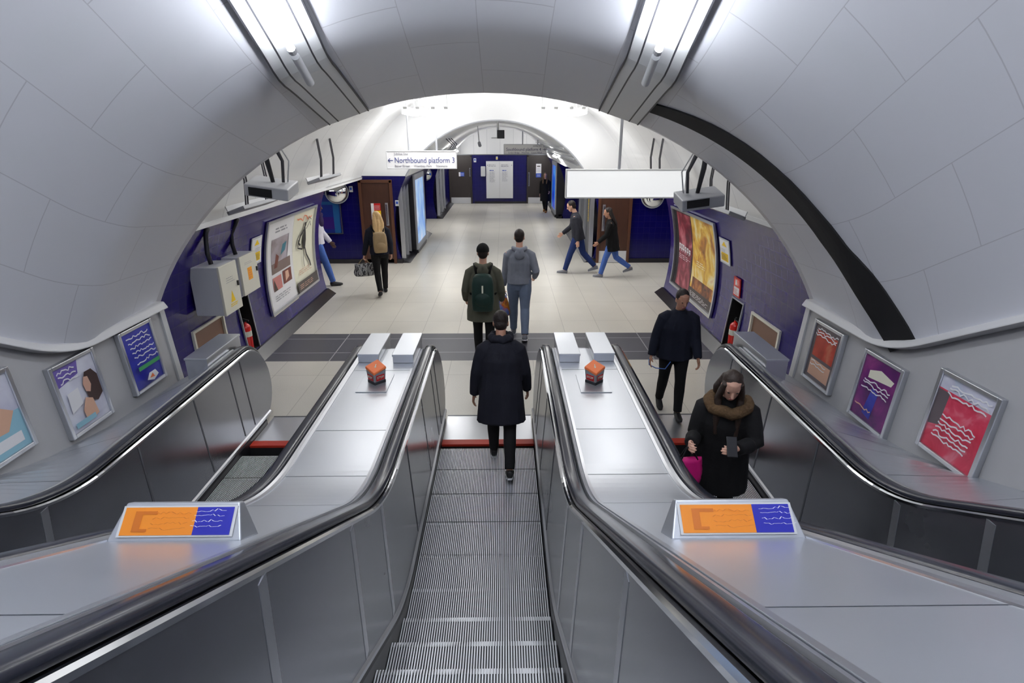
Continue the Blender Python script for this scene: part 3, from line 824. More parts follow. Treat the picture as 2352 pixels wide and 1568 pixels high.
def ring_frame(name, fn, w, d, m, parent, nt=10):
    """frame bars round the unit square of fn; w is the bar width in s/t units (ws, wt), d the depth"""
    ws, wt = w; mb = MB()
    def bar(s0, t0, s1, t1):
        k = max(1, int(nt * abs(t1 - t0)))
        rings = []
        for i in range(k + 1):
            t = t0 + (t1 - t0) * i / k
            rings.append([fn(s0, t, 0), fn(s1, t, 0), fn(s1, t, d), fn(s0, t, d)])
        mb.loft(rings)
    bar(-ws, -wt, 0, 1 + wt); bar(1, -wt, 1 + ws, 1 + wt); bar(0, -wt, 1, 0); bar(0, 1, 1, 1 + wt)
    return mb.build(name, m, parent)
def hall_fn(side, y0, y1, z0, z1, off=.012):
    """s runs left to right as a reader sees it, t upwards, lift towards the hall"""
    def fn(s, t, lift=0.0):
        z = z0 + (z1 - z0) * t; Y = (y0 + (y1 - y0) * s) if side < 0 else (y1 + (y0 - y1) * s)
        return Vector((side * (hallx(z) - off - lift), Y, z))
    return fn
def flat_fn(o, xd, yd, w, h, nrm):
    o, xd, yd, nrm = Vector(o), Vector(xd).normalized(), Vector(yd).normalized(), Vector(nrm).normalized()
    return lambda s, t, lift=0.0: o + xd * (s * w) + yd * (t * h) + nrm * lift
C_ = lambda *c: srgb(*c)
A_white = mat('print_white', C_(238, 238, 242), .4); A_cream = mat('print_cream', C_(240, 238, 218), .4)
A_black = mat('print_black', C_(22, 20, 24), .4); A_dark = mat('print_charcoal', C_(70, 62, 62), .4)
A_orange = mat('print_orange', C_(232, 120, 70), .4); A_greytx = mat('print_grey', C_(150, 150, 160), .4)
A_teal = mat('print_teal', C_(44, 120, 140), .4); A_rust = mat('print_rust', C_(122, 58, 48), .4)
A_room = pic_mat('print_room', [(.3, C_(196, 190, 205)), (.55, C_(170, 160, 168)), (.7, C_(128, 110, 108))], 2.0)
A_floorpic = mat('print_taupe', C_(128, 108, 104), .4); A_pink = mat('print_pink', C_(206, 130, 126), .4)
A_skin = mat('print_skin', C_(214, 170, 150), .4); A_hair = mat('print_brown', C_(62, 42, 38), .4)
A_lilac = mat('print_lilac', C_(112, 96, 172), .4); A_pale = pic_mat('print_pale', [(.35, C_(226, 228, 240)), (.6, C_(196, 196, 216)), (.75, C_(180, 196, 214))], 3)
A_blue = pic_mat('print_blue', [(.3, C_(38, 42, 150)), (.6, C_(60, 66, 176)), (.8, C_(80, 84, 190))], 3)
A_green = mat('print_green', C_(70, 160, 100), .4); A_sky = mat('print_sky', C_(150, 196, 214), .4)
A_red = pic_mat('print_crimson', [(.3, C_(190, 30, 60)), (.55, C_(214, 70, 96)), (.75, C_(232, 150, 165))], 5)
A_dkred = pic_mat('print_dark_red', [(.28, C_(60, 22, 36)), (.5, C_(140, 44, 62)), (.68, C_(196, 110, 122)), (.8, C_(226, 210, 214))], 3.2, seed=3)
A_gold = pic_mat('print_gold', [(.25, C_(70, 44, 24)), (.40, C_(200, 130, 40)), (.52, C_(238, 196, 70)), (.66, C_(248, 236, 190)), (.85, C_(214, 120, 50))], 2.6, seed=5, detail=5)
A_fire = pic_mat('print_embers', [(.3, C_(40, 26, 22)), (.55, C_(150, 82, 36)), (.75, C_(236, 170, 80))], 4, seed=8)
A_purple = pic_mat('print_purple', [(.3, C_(64, 22, 84)), (.55, C_(110, 30, 110)), (.75, C_(150, 60, 130))], 4, seed=2)
A_brick = pic_mat('print_brick_red', [(.3, C_(120, 40, 30)), (.6, C_(186, 70, 52)), (.8, C_(206, 150, 120))], 4, seed=4)
A_smoke = mat('print_smoke', C_(98, 88, 92), .4); A_peach = mat('print_peach', C_(220, 176, 150), .4)

# ------------------------------------------------------------------ large framed posters on the hall walls
fn = hall_fn(-1, 8.76, 11.06, .42, 1.83, .015)
root = thing('poster_frame', (-3.55, 9.9, .42), 'large silver-framed double poster, white half with a room photo, cream half with a dancer', 'poster')
ring_frame('frame', fn, (.022, .03), .035, M_steel, root)
it = [(0, 0, .52, 1, A_white), (.52, 0, 1, 1, A_cream)]
it += textrows(.16, .40, .86, .93, 2, A_greytx, 1) + [(.10, .44, .46, .80, A_room), (.10, .40, .46, .52, A_floorpic)]
it += [([(.27, .58), (.36, .62), (.39, .72), (.31, .70)], A_teal), ([(.14, .46), (.20, .46), (.24, .58), (.19, .62)], A_rust), ([(.40, .52), (.46, .52), (.46, .8), (.43, .8)], A_white)]
it += [(.10, .20, .26, .36, A_pink), (.29, .22, .46, .38, A_rust), ([(.10, .20), (.17, .20), (.12, .34)], A_hair), ([(.33, .24), (.41, .28), (.40, .36), (.34, .36)], A_peach)]
it += textrows(.10, .46, .08, .16, 3, A_greytx, 2, .3)
it += scribble(.58, .92, .91, .075, A_orange, 13, .007, 3) + textrows(.60, .92, .20, .28, 3, A_peach, 4, .3)
dan = [[(.74, .50), (.78, .52), (.80, .62), (.79, .72), (.77, .80), (.74, .80), (.745, .70), (.72, .60)], [(.755, .80), (.785, .80), (.79, .85), (.75, .85)]]
it += [(q, A_black) for q in dan]
for pts, w in (([(.77, .52), (.80, .42), (.86, .32), (.88, .24)], .012), ([(.75, .52), (.72, .40), (.73, .28)], .005), ([(.74, .76), (.66, .70), (.62, .62), (.66, .58)], .014), ([(.79, .76), (.87, .84), (.90, .78)], .006), ([(.62, .66), (.60, .56), (.70, .52)], .010), ([(.78, .84), (.84, .90), (.90, .86)], .004)):
    it += [(q, A_black) for q in stroke(pts, w)]
it += [(.52, 0, 1, .13, A_dark)] + textrows(.56, .96, .03, .10, 3, A_peach, 5, .35)
art('print', fn, it, root, 12)
f2 = hall_fn(-1, 8.76, 9.92, .35, .405, .012)
art('lower_strip', lambda s, t, l: f2(s, t, l + .02), [(0, 0, 1, 1, M_cream)], root)

fn = hall_fn(1, 8.78, 11.05, .36, 1.80, .015)
root = thing('poster_frame', (3.55, 9.9, .36), 'large silver-framed double poster, dark red half with white lettering, golden half beside it', 'poster')
ring_frame('frame', fn, (.022, .03), .035, M_steel, root)
it = [(0, 0, .46, 1, A_black), (.09, .02, .44, .98, A_dkred), (.46, 0, 1, 1, A_gold), (.46, .0, 1, .12, A_dark), (.50, .12, .98, .26, A_fire)]
# white block lettering, illegible in the photograph
for k, (s, hh) in enumerate(((.10, .10), (.155, .10), (.205, .10), (.26, .09), (.32, .09), (.375, .08))):
    it += [(s, .47, s + .012, .47 + hh, A_white), (s, .47 + hh - .02, s + .04, .47 + hh, A_white), (s + .028, .47 + (.02 if k % 2 else .05), s + .04, .47 + hh, A_white), (s, .50, s + .04, .518, A_white)]
it += textrows(.12, .42, .38, .45, 3, A_white, 6, .25) + textrows(.52, .96, .03, .10, 4, A_white, 7, .3)
it += textrows(.60, .80, .42, .50, 3, A_cream, 8, .3)
art('print', fn, it, root, 12)
f2 = hall_fn(1, 8.78, 9.85, .29, .345, .012)
art('lower_strip', lambda s, t, l: f2(s, t, l + .02), [(0, 0, 1, 1, M_cream)], root)

# ------------------------------------------------------------------ switch boxes, notices, access panels, extinguishers
def wall_box(xa, xb, y0, y1, z0, z1, label, lab_mat, lab):
    root = thing('switch_box', (xa, (y0 + y1) / 2, z0), label, 'switch box', 'white switch boxes on the blue wall')
    MB().box(((xa + xb - .03) / 2, (y0 + y1) / 2, (z0 + z1) / 2), (xb - xa - .03, y1 - y0 - .01, z1 - z0 - .01)).build('casing', M_lgrey, root, bevel=.006)
    MB().box((xb - .015, (y0 + y1) / 2, (z0 + z1) / 2), (.03, y1 - y0, z1 - z0)).build('door', M_cream, root, bevel=.005)
    MB().box((xb + .01, y1 - .05, (z0 + z1) / 2 + .02), (.02, .025, .06)).build('latch', M_black, root)
    f = flat_fn((xb + .001, y0, z0), (0, 1, 0), (0, 0, 1), y1 - y0, z1 - z0, (1, 0, 0))
    art('print', f, lab, root)
    return root
tri = lambda c, r: [([(c[0] - r, c[1] - r * .8), (c[0] + r, c[1] - r * .8), (c[0], c[1] + r)], M_yellow)]
wall_box(-3.53, -3.17, 6.55, 7.0, 1.06, 1.66, 'larger white switch box with yellow warning triangle, nearest the escalators', M_yellow, tri((.5, .32), .13) + textrows(.32, .72, .12, .2, 2, M_yellow, 3) + textrows(.25, .75, .62, .76, 3, A_greytx, 4, .25))
wall_box(-3.53, -3.27, 7.32, 7.82, 1.10, 1.62, 'smaller white switch box with an orange label, behind the larger one', M_orange, [(.35, .34, .62, .66, mat('label_amber', C_(250, 170, 30), .5))] + textrows(.38, .6, .38, .62, 4, A_orange, 2, .3) + textrows(.2, .7, .76, .84, 2, A_greytx, 4, .25))
for y, x1, z1, lab in ((6.75, -3.35, 1.66, 'black cable loop above the larger white switch box'), (7.55, -3.42, 1.62, 'black cable loop above the smaller white switch box')):
    tag(MB().tube([(x1, y, z1 + .0), (x1 - .02, y, z1 + .13), (x1 - .02, y + .02, z1 + .27), (-hallx(2.02) + .02, y + .04, 2.02), (-hallx(2.09) + .03, y + .05, 2.092)], .028, 8).build('cable', M_black, None, smooth=True), lab, 'cable')
def notice(name, side, y0, y1, z0, z1, base, items, label, cat='notice'):
    f = hall_fn(side, y0, y1, z0, z1, .012)
    root = thing(name, (side * hallx(z0), (y0 + y1) / 2, z0), label, cat)
    mb = MB(); k = 4
    mb.loft([[f(0, t / k, 0), f(1, t / k, 0), f(1, t / k, .012), f(0, t / k, .012)] for t in range(k + 1)]); mb.build('board', base, root)
    art('print', lambda s, t, l: f(s, t, l + .013), items, root, 4); return root
yel = lambda: [(.08, .06, .92, .94, A_white), ([(.25, .70), (.75, .70), (.5, .90)], M_yellow), (.15, .12, .85, .44, M_yellow)] + textrows(.2, .8, .16, .40, 5, A_dark, 3, .3) + textrows(.2, .8, .48, .64, 3, A_greytx, 9, .3)
notice('warning_notice', -1, 8.22, 8.58, 1.30, 1.71, M_lgrey, yel(), 'white and yellow warning notice beside the poster with the dancer')
notice('warning_notice', 1, 8.22, 8.62, 1.28, 1.66, M_lgrey, yel(), 'white and yellow warning notice beside the golden poster')
notice('extinguisher_sign', 1, 7.82, 8.06, .90, 1.18, M_redlab, [(.1, .55, .9, .92, M_extred), (.1, .08, .9, .5, A_white), (.3, .6, .5, .88, A_white)] + textrows(.18, .82, .12, .44, 4, M_redlab, 3, .3) + textrows(.55, .85, .62, .86, 3, A_white, 3, .3), 'red and white fire extinguisher sign above the wall niche', 'sign')
for side, y0, y1, z0, z1, lab in ((-1, 6.50, 7.22, .52, .86, 'brown access panel with a pale frame below the white switch boxes'), (1, 6.55, 7.32, .45, .82, 'brown access panel with a pale frame behind the long-haired woman')):
    f = hall_fn(side, y0, y1, z0, z1, .004)
    root = thing('access_panel', (side * hallx(z0), (y0 + y1) / 2, z0), lab, 'access panel')
    ring_frame('frame', f, (.05, .09), .03, M_cream, root, 4)
    art('panel', f, [(0, 0, 1, 1, M_brown)], root, 4)
def extinguisher(x, y, z, label):
    root = thing('fire_extinguisher', (x, y, z), label, 'fire extinguisher', 'red extinguishers in the wall niches')
    pr = [(0, .0), (.068, .0), (.075, .012), (.075, .36), (.068, .395), (.045, .42), (.024, .43), (.024, .455), (0, .455)]
    def lathe(prof, name, m, par, n=20):
        mb = MB(); rings = [[(x + max(r, .0005) * math.cos(2 * PI * k / n), y + max(r, .0005) * math.sin(2 * PI * k / n), z + h) for k in range(n)] for r, h in prof]
        mb.loft(rings); return mb.build(name, m, par, smooth=True, angle=40)
    lathe(pr, 'cylinder', M_extred, root)
    lathe([(.0765, .24), (.0765, .32)], 'label_band', M_cream, root)
    h = MB(); h.box((x, y, z + .47), (.03, .03, .035)); h.box((x + .03, y - .02, z + .495), (.09, .022, .012), Matrix.Rotation(RAD(18), 3, 'Y')); h.box((x + .03, y - .02, z + .475), (.08, .02, .010)); h.build('valve_lever', M_black, root)
    MB().tube([(x, y - .02, z + .465), (x + .01, y - .075, z + .45), (x + .02, y - .098, z + .36), (x + .01, y - .092, z + .20)], .011, 8).build('hose', M_black, root, smooth=True)
extinguisher(-3.59, 7.83, .12, 'red fire extinguisher in the niche under the white switch boxes')
extinguisher(3.59, 7.86, .10, 'red fire extinguisher in the niche below the red and white sign')

# ------------------------------------------------------------------ posters on the dado beside the outer escalators
def dado_poster(side, Y, zc, w, h, items, label, name='poster_frame'):
    up = Vector((side * .06, 0, .9)).normalized(); along = Vector((0, 1 if side < 0 else -1, 0)); n = Vector((-side, 0, .06)).normalized()
    sl = (zc - foot(Y)) / (ledge(Y) - foot(Y)); c = dado_pt(side, Y, sl, .03)
    o = c - along * w / 2 - up * h / 2
    f = flat_fn(o, along, up, w, h, n)
    root = thing(name, c - up * h / 2, label, 'poster', 'framed posters along the escalator walls')
    mb = MB(); fr = .035
    g = lambda a, b, l: o + along * a + up * b + n * l
    for a0, a1, b0, b1 in ((-fr, 0, -fr, h + fr), (w, w + fr, -fr, h + fr), (0, w, -fr, 0), (0, w, h, h + fr)):
        mb.hexa([g(a0, b0, -.028), g(a1, b0, -.028), g(a1, b1, -.028), g(a0, b1, -.028), g(a0, b0, .022), g(a1, b0, .022), g(a1, b1, .022), g(a0, b1, .022)])
    mb.build('frame', M_steel, root, bevel=.006)
    mb = MB(); mb.hexa([g(0, 0, -.028), g(w, 0, -.028), g(w, h, -.028), g(0, h, -.028), g(0, 0, .004), g(w, 0, .004), g(w, h, .004), g(0, h, .004)]); mb.build('backing', M_lgrey, root)
    art('print', lambda s_, t_, l: f(s_, t_, l + .005), items, root, 1)
    return root
W_, H_ = .40, .53
it = [(0, 0, 1, 1, A_blue)] + sum([scribble(.14, .88, .90 - k * .085, .05, A_white, 15, .010, 10 + k) for k in range(6)], []) + [(.12, .33, .88, .40, A_green), ([(.28, .12), (.5, .06), (.7, .12), (.62, .22), (.4, .22)], A_white), ([(.38, .13), (.55, .11), (.5, .19)], A_orange)]
dado_poster(-1, 5.27, 1.05, .45, .57, it, 'blue framed poster with white script lines, closest to the blue tiled wall')
it = [(0, 0, 1, 1, A_pale), ([(0, .72), (.55, .80), (.62, 1), (0, 1)], A_lilac)] + sum([scribble(.08, .5, .93 - k * .07, .05, A_white, 9, .010, 20 + k) for k in range(3)], [])
it += [([(.58, .36), (.78, .28), (.95, .36), (.95, .66), (.84, .78), (.66, .78), (.56, .64)], A_hair), ([(.56, .50), (.66, .46), (.73, .56), (.70, .70), (.60, .72), (.54, .62)], A_skin), ([(.38, .06), (.70, .10), (.66, .36), (.50, .42), (.36, .26)], A_peach), ([(.1, .30), (.4, .36), (.4, .62), (.12, .6)], A_white), (.08, .06, .6, .14, A_sky)]
dado_poster(-1, 4.41, 1.06, .45, .57, it, 'pale framed poster with a lilac corner and a dark-haired woman')
it = [(0, 0, 1, 1, A_sky), (0, .5, 1, 1, A_pale), ([(.1, .3), (.7, .28), (.9, .5), (.6, .66), (.2, .6)], A_peach), ([(.2, .5), (.6, .52), (.5, .62)], A_brick), (.05, .08, .9, .22, A_white)]
dado_poster(-1, 3.56, 1.23, .46, .57, it, 'pale blue and peach framed poster at the edge of the view')
it = [(0, 0, 1, 1, A_smoke), (.10, .42, .90, .9, A_brick), (.1, .06, .9, .36, A_peach)] + sum([scribble(.10, .92, .92 - k * .05, .05, A_white, 12, .010, 30 + k) for k in range(3)], []) + sum([scribble(.2, .8, .34 - k * .06, .04, A_white, 9, .009, 40 + k) for k in range(2)], [])
dado_poster(1, 5.29, 1.01, .46, .57, it, 'brick red framed poster with white script, closest to the blue tiled wall')
it = [(0, 0, 1, 1, A_purple), ([(.2, .66), (.85, .72), (.9, .80), (.5, .86), (.2, .78)], A_cream), ([(.3, .1), (.55, .06), (.6, .5), (.4, .55)], A_blue)] + sum([scribble(.12, .9, .62 - k * .05, .05, A_white, 13, .010, 50 + k) for k in range(3)], []) + scribble(.1, .6, .2, .05, A_peach, 9, .01, 60)
dado_poster(1, 4.42, 1.01, .46, .57, it, 'purple framed poster with a cream shape across it')
it = [(0, 0, 1, 1, A_red), ([(0, .3), (.2, .35), (.22, .8), (0, .8)], A_smoke), (0, .82, 1, 1, A_pale)] + sum([scribble(.2, .95, .92 - k * .06, .05, A_white, 14, .010, 70 + k) for k in range(3)], []) + sum([scribble(.26, .92, .52 - k * .055, .045, A_white, 14, .010, 80 + k) for k in range(6)], [])
dado_poster(1, 3.53, 1.19, .48, .57, it, 'crimson framed poster with rows of white script')
it = [(0, 0, 1, 1, A_pale), (.1, .1, .9, .5, A_blue)]
dado_poster(1, 2.66, 1.66, .48, .57, it, 'framed poster just outside the picture, higher up than the crimson one')

# ------------------------------------------------------------------ orange and blue signs on the inclined decks
def deck_sign(x0, x1, Yb, label, flip):
    zb = hpath(Yb) + .945
    root = thing('deck_sign', ((x0 + x1) / 2, Yb, zb), label, 'sign', 'orange and blue signs on the decks')
    sl = Vector((0, .866, -.5)); nn = Vector((0, .5, .866))
    B = Vector((0, Yb, zb)); p = lambda x, a, b: B + Vector((x, 0, 0)) + sl * a + nn * b
    H = .135
    mb = MB(); i = .035
    mb.hexa([p(x0, 0, -.002), p(x1, 0, -.002), p(x1, .16, -.002), p(x0, .16, -.002), p(x0 + i, .045, H), p(x1 - i, .045, H), p(x1 - i, .085, H), p(x0 + i, .085, H)])
    mb.build('body', M_deck, root, bevel=.006)
    a0, a1 = p(x0, 0, 0), p(x0 + i, .045, H)
    xd = Vector((1, 0, 0)); up = (p(0, .045, H) - p(0, 0, 0)); hh = up.length; up.normalize(); n = xd.cross(up)
    w = x1 - x0 - 2 * i - .02
    f = flat_fn(p(x0 + i + .01, 0, 0) + up * hh * .14 + n * .003, xd, up, w, hh * .72, n)
    mb = MB(); g = lambda s, t, l: f(s, t, l)
    mb.loft([[g(-.025, -.06, -.002), g(1.025, -.06, -.002), g(1.025, -.06, .004), g(-.025, -.06, .004)], [g(-.025, 1.06, -.002), g(1.025, 1.06, -.002), g(1.025, 1.06, .004), g(-.025, 1.06, .004)]])
    mb.build('rim', M_white, root)
    A_or = MATS.get('sign_orange') or mat('sign_orange', C_(250, 150, 40), .4); A_or2 = MATS.get('sign_orange_dark') or mat('sign_orange_dark', C_(214, 116, 30), .4)
    A_bl = MATS.get('sign_blue') or mat('sign_blue', C_(36, 40, 170), .4)
    it = [(0, 0, .66, 1, A_or), (.66, 0, 1, 1, A_bl), (.10, .12, .17, .86, A_or2), (.17, .74, .30, .86, A_or2), (.17, .12, .24, .22, A_or2)]
    it += sum([scribble(.28, .62, .78 - k * .2, .10, A_or2, 13, .006, 5 + k) for k in range(4)], []) + sum([scribble(.69, .97, .82 - k * .2, .10, A_white, 13, .006, 15 + k) for k in range(4)], [])
    art('print', lambda s, t, l: f(s, t, l + .005), it, root, 1)
    return root
deck_sign(-1.30, -.80, 1.735, 'orange and blue sign on the deck beside the empty escalator', 0)
deck_sign(.80, 1.30, 1.69, 'orange and blue sign on the deck beside the escalator carrying the woman', 1)

# ------------------------------------------------------------------ hanging signs
def hang_sign(x0, x1, Y, z0, z1, face, frame, label, poles, ztops, lines, th=.09, lit=None):
    root = thing('hanging_sign', ((x0 + x1) / 2, Y, z0), label, 'sign')
    MB().box(((x0 + x1) / 2, Y, (z0 + z1) / 2), (x1 - x0 - .02, th, z1 - z0 - .02)).build('face_panel', face, root)
    mb = MB()
    for (a0, a1, b0, b1) in ((x0, x1, z1 - .022, z1), (x0, x1, z0, z0 + .022), (x0, x0 + .018, z0 + .022, z1 - .022), (x1 - .018, x1, z0 + .022, z1 - .022)):
        mb.box(((a0 + a1) / 2, Y, (b0 + b1) / 2), (a1 - a0, th + .03, b1 - b0))
    mb.build('frame', frame, root, bevel=.004)
    for x, zt in zip(poles, ztops):
        MB().tube([(x, Y, z1 - .005), (x, Y, zt)], .022, 10).build('pole', M_grey, root, smooth=True, angle=50)
    for (txt, sz, tx, tz, m, wd) in lines:
        text_mesh(txt, sz, m, root, (tx, Y - th / 2 - .004, tz), (1, 0, 0), (0, 0, 1), 'LEFT', fit=wd)
    return root
def arrow(root, cx, Y, cz, s, m, dirn):
    mb = MB(); w = s * .10
    p = lambda a, b: (cx + dirn * a * s, Y, cz + b * s)
    mb.quad(p(-.5, -.07), p(.42, -.07), p(.42, .07), p(-.5, .07))
    for sg in (1, -1):
        mb.quad(p(.5, 0), p(.12, sg * .40), p(.0, sg * .33), p(.34, 0))
    mb.build('arrow', m, root)
M_signlit = mat('white_sign_face', (.84, .84, .86), .5)
M_signtx = mat('sign_lettering_blue', srgb(74, 82, 140), .5)
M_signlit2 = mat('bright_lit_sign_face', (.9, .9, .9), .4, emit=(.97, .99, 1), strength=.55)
M_signgrey = mat('grey_sign_face', (.68, .67, .65), .5)
vz = lambda x: HALL_C + math.sqrt(HALL_R ** 2 - x * x)
cz_ = lambda x: COR_C + math.sqrt(COR_R ** 2 - x * x)
x0, x1, Y, z0, z1 = -2.50, -.90, 13.6, 2.39, 2.79
r = hang_sign(x0, x1, Y, z0, z1, M_signlit, M_lgrey, 'white hanging sign reading Northbound platform 3', (-1.98, -1.35), (vz(1.98), vz(1.35)),
    [('Northbound platform 3', .175, x0 + .18, 2.575, M_signtx, 1.36), ('Jubilee line', .085, x0 + .18, 2.715, A_greytx, .32),
     ('Baker Street     Wembley Park     Stanmore', .078, x0 + .18, 2.45, A_greytx, 1.2)])
arrow(r, x0 + .09, Y - .052, 2.575, .12, M_signtx, -1)
x0, x1, Y, z0, z1 = .17, 1.90, 24.0, 2.39, 2.78
r = hang_sign(x0, x1, Y, z0, z1, M_signgrey, M_grey, 'grey hanging sign reading Southbound platform 4', (.93, 1.54), (cz_(.93), cz_(1.54)),
    [('Southbound platform 4', .17, x0 + .10, 2.575, M_navytxt, 1.40), ('Jubilee line', .075, x1 - .55, 2.71, M_dgrey, .34), ('London Bridge    Waterloo    Canary Wharf', .078, x0 + .18, 2.45, M_navytxt, 1.36)])
arrow(r, x1 - .10, Y - .052, 2.575, .12, M_navytxt, 1)
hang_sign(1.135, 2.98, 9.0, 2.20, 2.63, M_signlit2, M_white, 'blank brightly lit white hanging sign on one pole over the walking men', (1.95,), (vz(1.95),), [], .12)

# ------------------------------------------------------------------ hanging monitors and batten fittings beside the hall walls
def monitor(side, label):
    x, Y, z = side * 2.33, 6.35, 2.56 if side < 0 else 2.44
    root = thing('hanging_monitor', (x, Y, z), label, 'monitor', 'hanging monitors just inside the hall')
    R = Matrix.Rotation(side * RAD(-8), 3, 'Y') @ Matrix.Rotation(RAD(12), 3, 'X')
    MB().box((x, Y, z + .02), (.46, .34, .13), R).build('casing', M_lgrey if side < 0 else M_grey, root, bevel=.012)
    MB().box(Vector((x - .06, Y, z + .02)) + R @ Vector((-.0, -.172, .005)), (.24, .012, .085), R).build('screen', M_matblack, root)
    xa = x - side * .02; zt = 3.22
    MB().tube([(x + side * -.13, Y, z + .08), (x + side * -.15, Y, z + .30), (x + side * -.09, Y - .02, z + .46), (x + side * .03, Y - .06, zt - .06), (x + side * .06, Y - .08, math.sqrt(HALL_R ** 2 - (abs(x) + .06) ** 2) + HALL_C + .01)], [.016, .018, .024, .034, .04], 10).build('arm', M_dgrey, root, smooth=True)
    MB().tube([(x - side * .02, Y, z + .08), (x - side * -.02, Y, z + .34), (x + side * .02, Y - .05, zt - .12)], [.022, .03, .03], 8).build('bracket', M_black, root, smooth=True)
    MB().tube([(x - side * .16, Y + .05, z + .08), (x - side * .20, Y + .05, z + .30), (x - side * .10, Y, z + .52)], .008, 6).build('cable', M_lgrey, root, smooth=True)
monitor(-1, 'hanging monitor on a dark curved arm above the white switch boxes')
monitor(1, 'hanging monitor on a dark arm in front of the blank white sign')
def batten(side, x, y0, y1, z, label, rods):
    root = thing('batten_light', (side * x, (y0 + y1) / 2, z), label, 'light fitting', 'hanging batten fittings beside the hall walls')
    R = Matrix.Rotation(side * RAD(20), 3, 'Y')
    MB().box((side * x, (y0 + y1) / 2, z), (.22, y1 - y0, .045), R).build('casing', M_grey, root, bevel=.006)
    MB().box((side * x + side * .10, (y0 + y1) / 2, z + .005), (.012, y1 - y0, .09), R).build('side_plate', M_lgrey, root)
    for k, Yr in enumerate(rods):
        for d in (-.03, .03):
            xx = x - .05; zt = HALL_C + math.sqrt(HALL_R ** 2 - xx * xx) + .01
            MB().tube([(side * xx, Yr + d, z), (side * (xx - .03), Yr + d, (z + zt) / 2), (side * xx, Yr + d, zt)], .010, 6).build('rod', M_dgrey, root)
batten(-1, 2.95, 6.75, 7.9, 2.29, 'grey batten fitting on dark rods above the white switch boxes', (6.95, 7.55))
batten(-1, 2.85, 9.35, 10.6, 2.43, 'grey batten fitting on dark rods above the poster with the dancer', (9.6, 10.3))
batten(1, 2.95, 6.75, 7.9, 2.22, 'grey batten fitting on dark rods above the extinguisher niche', (6.95, 7.55))
batten(1, 2.85, 9.6, 10.6, 2.43, 'grey batten fitting on dark rods behind the blank white sign', (9.8, 10.4))

# ------------------------------------------------------------------ convex mirrors
def dome_mirror(x, Y, z, r, label, nx=0.0):
    root = thing('convex_mirror', (x, Y, z - r), label, 'mirror', 'round convex mirrors')
    ax = Vector((nx, -1, 0)).normalized(); a = Vector((0, 0, 1)); b = ax.cross(a)
    mb = MB(); n = 28; rings = []
    for i in range(9):
        t = (PI / 2 * .62) * (1 - i / 8); rr = r * math.sin(t) / math.sin(PI / 2 * .62); d = (math.cos(t) - math.cos(PI / 2 * .62)) * r / math.sin(PI / 2 * .62)
        rr = max(rr, .002)
        rings.append([Vector((x, Y, z)) + ax * d + (a * math.sin(2 * PI * k / n) + b * math.cos(2 * PI * k / n)) * rr for k in range(n)])
    mb.loft(rings); mb.build('mirror_dome', M_mirror, root, smooth=True)
    MB().tube([Vector((x, Y, z)) + (a * math.sin(2 * PI * k / n) + b * math.cos(2 * PI * k / n)) * r for k in range(n + 1)], .012, 6).build('rim', M_grey, root)
    MB().tube([Vector((x, Y, z)) - ax * .16, Vector((x, Y, z)) + ax * .01], .03, 8).build('wall_bracket', M_grey, root)
dome_mirror(-3.93, 14.33, 1.80, .27, 'convex mirror beside the brown door with the red and yellow notice', .25)
dome_mirror(3.87, 14.33, 1.68, .27, 'convex mirror at the end of the blue wall beside the plain brown door', -.25)
dome_mirror(-2.84, 22.58, 1.72, .24, 'small convex mirror behind the Northbound sign', .3)

# ------------------------------------------------------------------ doors
def door(n, x0, x1, Y, ztop, wood, frame, handle_x, hz, kick=None):
    root = bpy.data.objects.new('door_%d' % n, None); COL.objects.link(root); root.location = ((x0 + x1) / 2, Y, 0); struct(root)
    MB().box(((x0 + x1) / 2, Y - .02, ztop / 2), (x1 - x0 - .08, .05, ztop - .06)).build('leaf', wood, root)
    mb = MB(); mb.box((x0 + .03, Y - .035, ztop / 2), (.07, .075, ztop)); mb.box((x1 - .03, Y - .035, ztop / 2), (.07, .075, ztop)); mb.box(((x0 + x1) / 2, Y - .035, ztop - .03), (x1 - x0 - .0, .075, .07)); mb.build('door_frame', frame, root, bevel=.004)
    if handle_x:
        hb = MB(); hb.tube([(handle_x, Y - .10, hz[0]), (handle_x, Y - .10, hz[1])], .018, 8); hb.tube([(handle_x, Y - .04, hz[0] + .05), (handle_x, Y - .10, hz[0] + .05)], .012, 6); hb.tube([(handle_x, Y - .04, hz[1] - .05), (handle_x, Y - .10, hz[1] - .05)], .012, 6)
        hb.build('pull_handle', M_chrome, root, smooth=True, angle=50)
        MB().box((handle_x, Y - .048, (hz[0] + hz[1]) / 2), (.07, .006, hz[1] - hz[0] + .06)).build('push_plate', M_steel, root)
    if kick: MB().box(((x0 + x1) / 2, Y - .048, kick / 2 + .01), (x1 - x0 - .10, .008, kick)).build('kick_plate', M_lgrey, root)
    return root
d = door(1, -3.42, -2.60, Y_BULK, 2.08, M_wood, M_woodfr, -2.76, (1.0, 1.5))
f = flat_fn((-3.15, Y_BULK - .05, 1.12), (1, 0, 0), (0, 0, 1), .24, .40, (0, -1, 0))
art('door_notice', f, [(0, 0, .3, 1, A_white), (.3, .55, 1, 1, M_redlab), (.3, 0, 1, .55, M_yellow)] + textrows(.36, .95, .62, .9, 3, A_white, 3, .25) + textrows(.36, .95, .08, .48, 4, A_dark, 5, .25), d)
door(2, 2.56, 3.40, Y_BULK, 2.08, M_wood, M_woodfr, 2.70, (.85, 1.45), .30)
d = door(3, -2.44, -1.36, Y_FAR, 2.22, M_woodfar, M_woodfar, -1.43, (1.3, 1.62), .28)
f = flat_fn((-1.98, Y_FAR - .05, 1.27), (1, 0, 0), (0, 0, 1), .26, .19, (0, -1, 0))
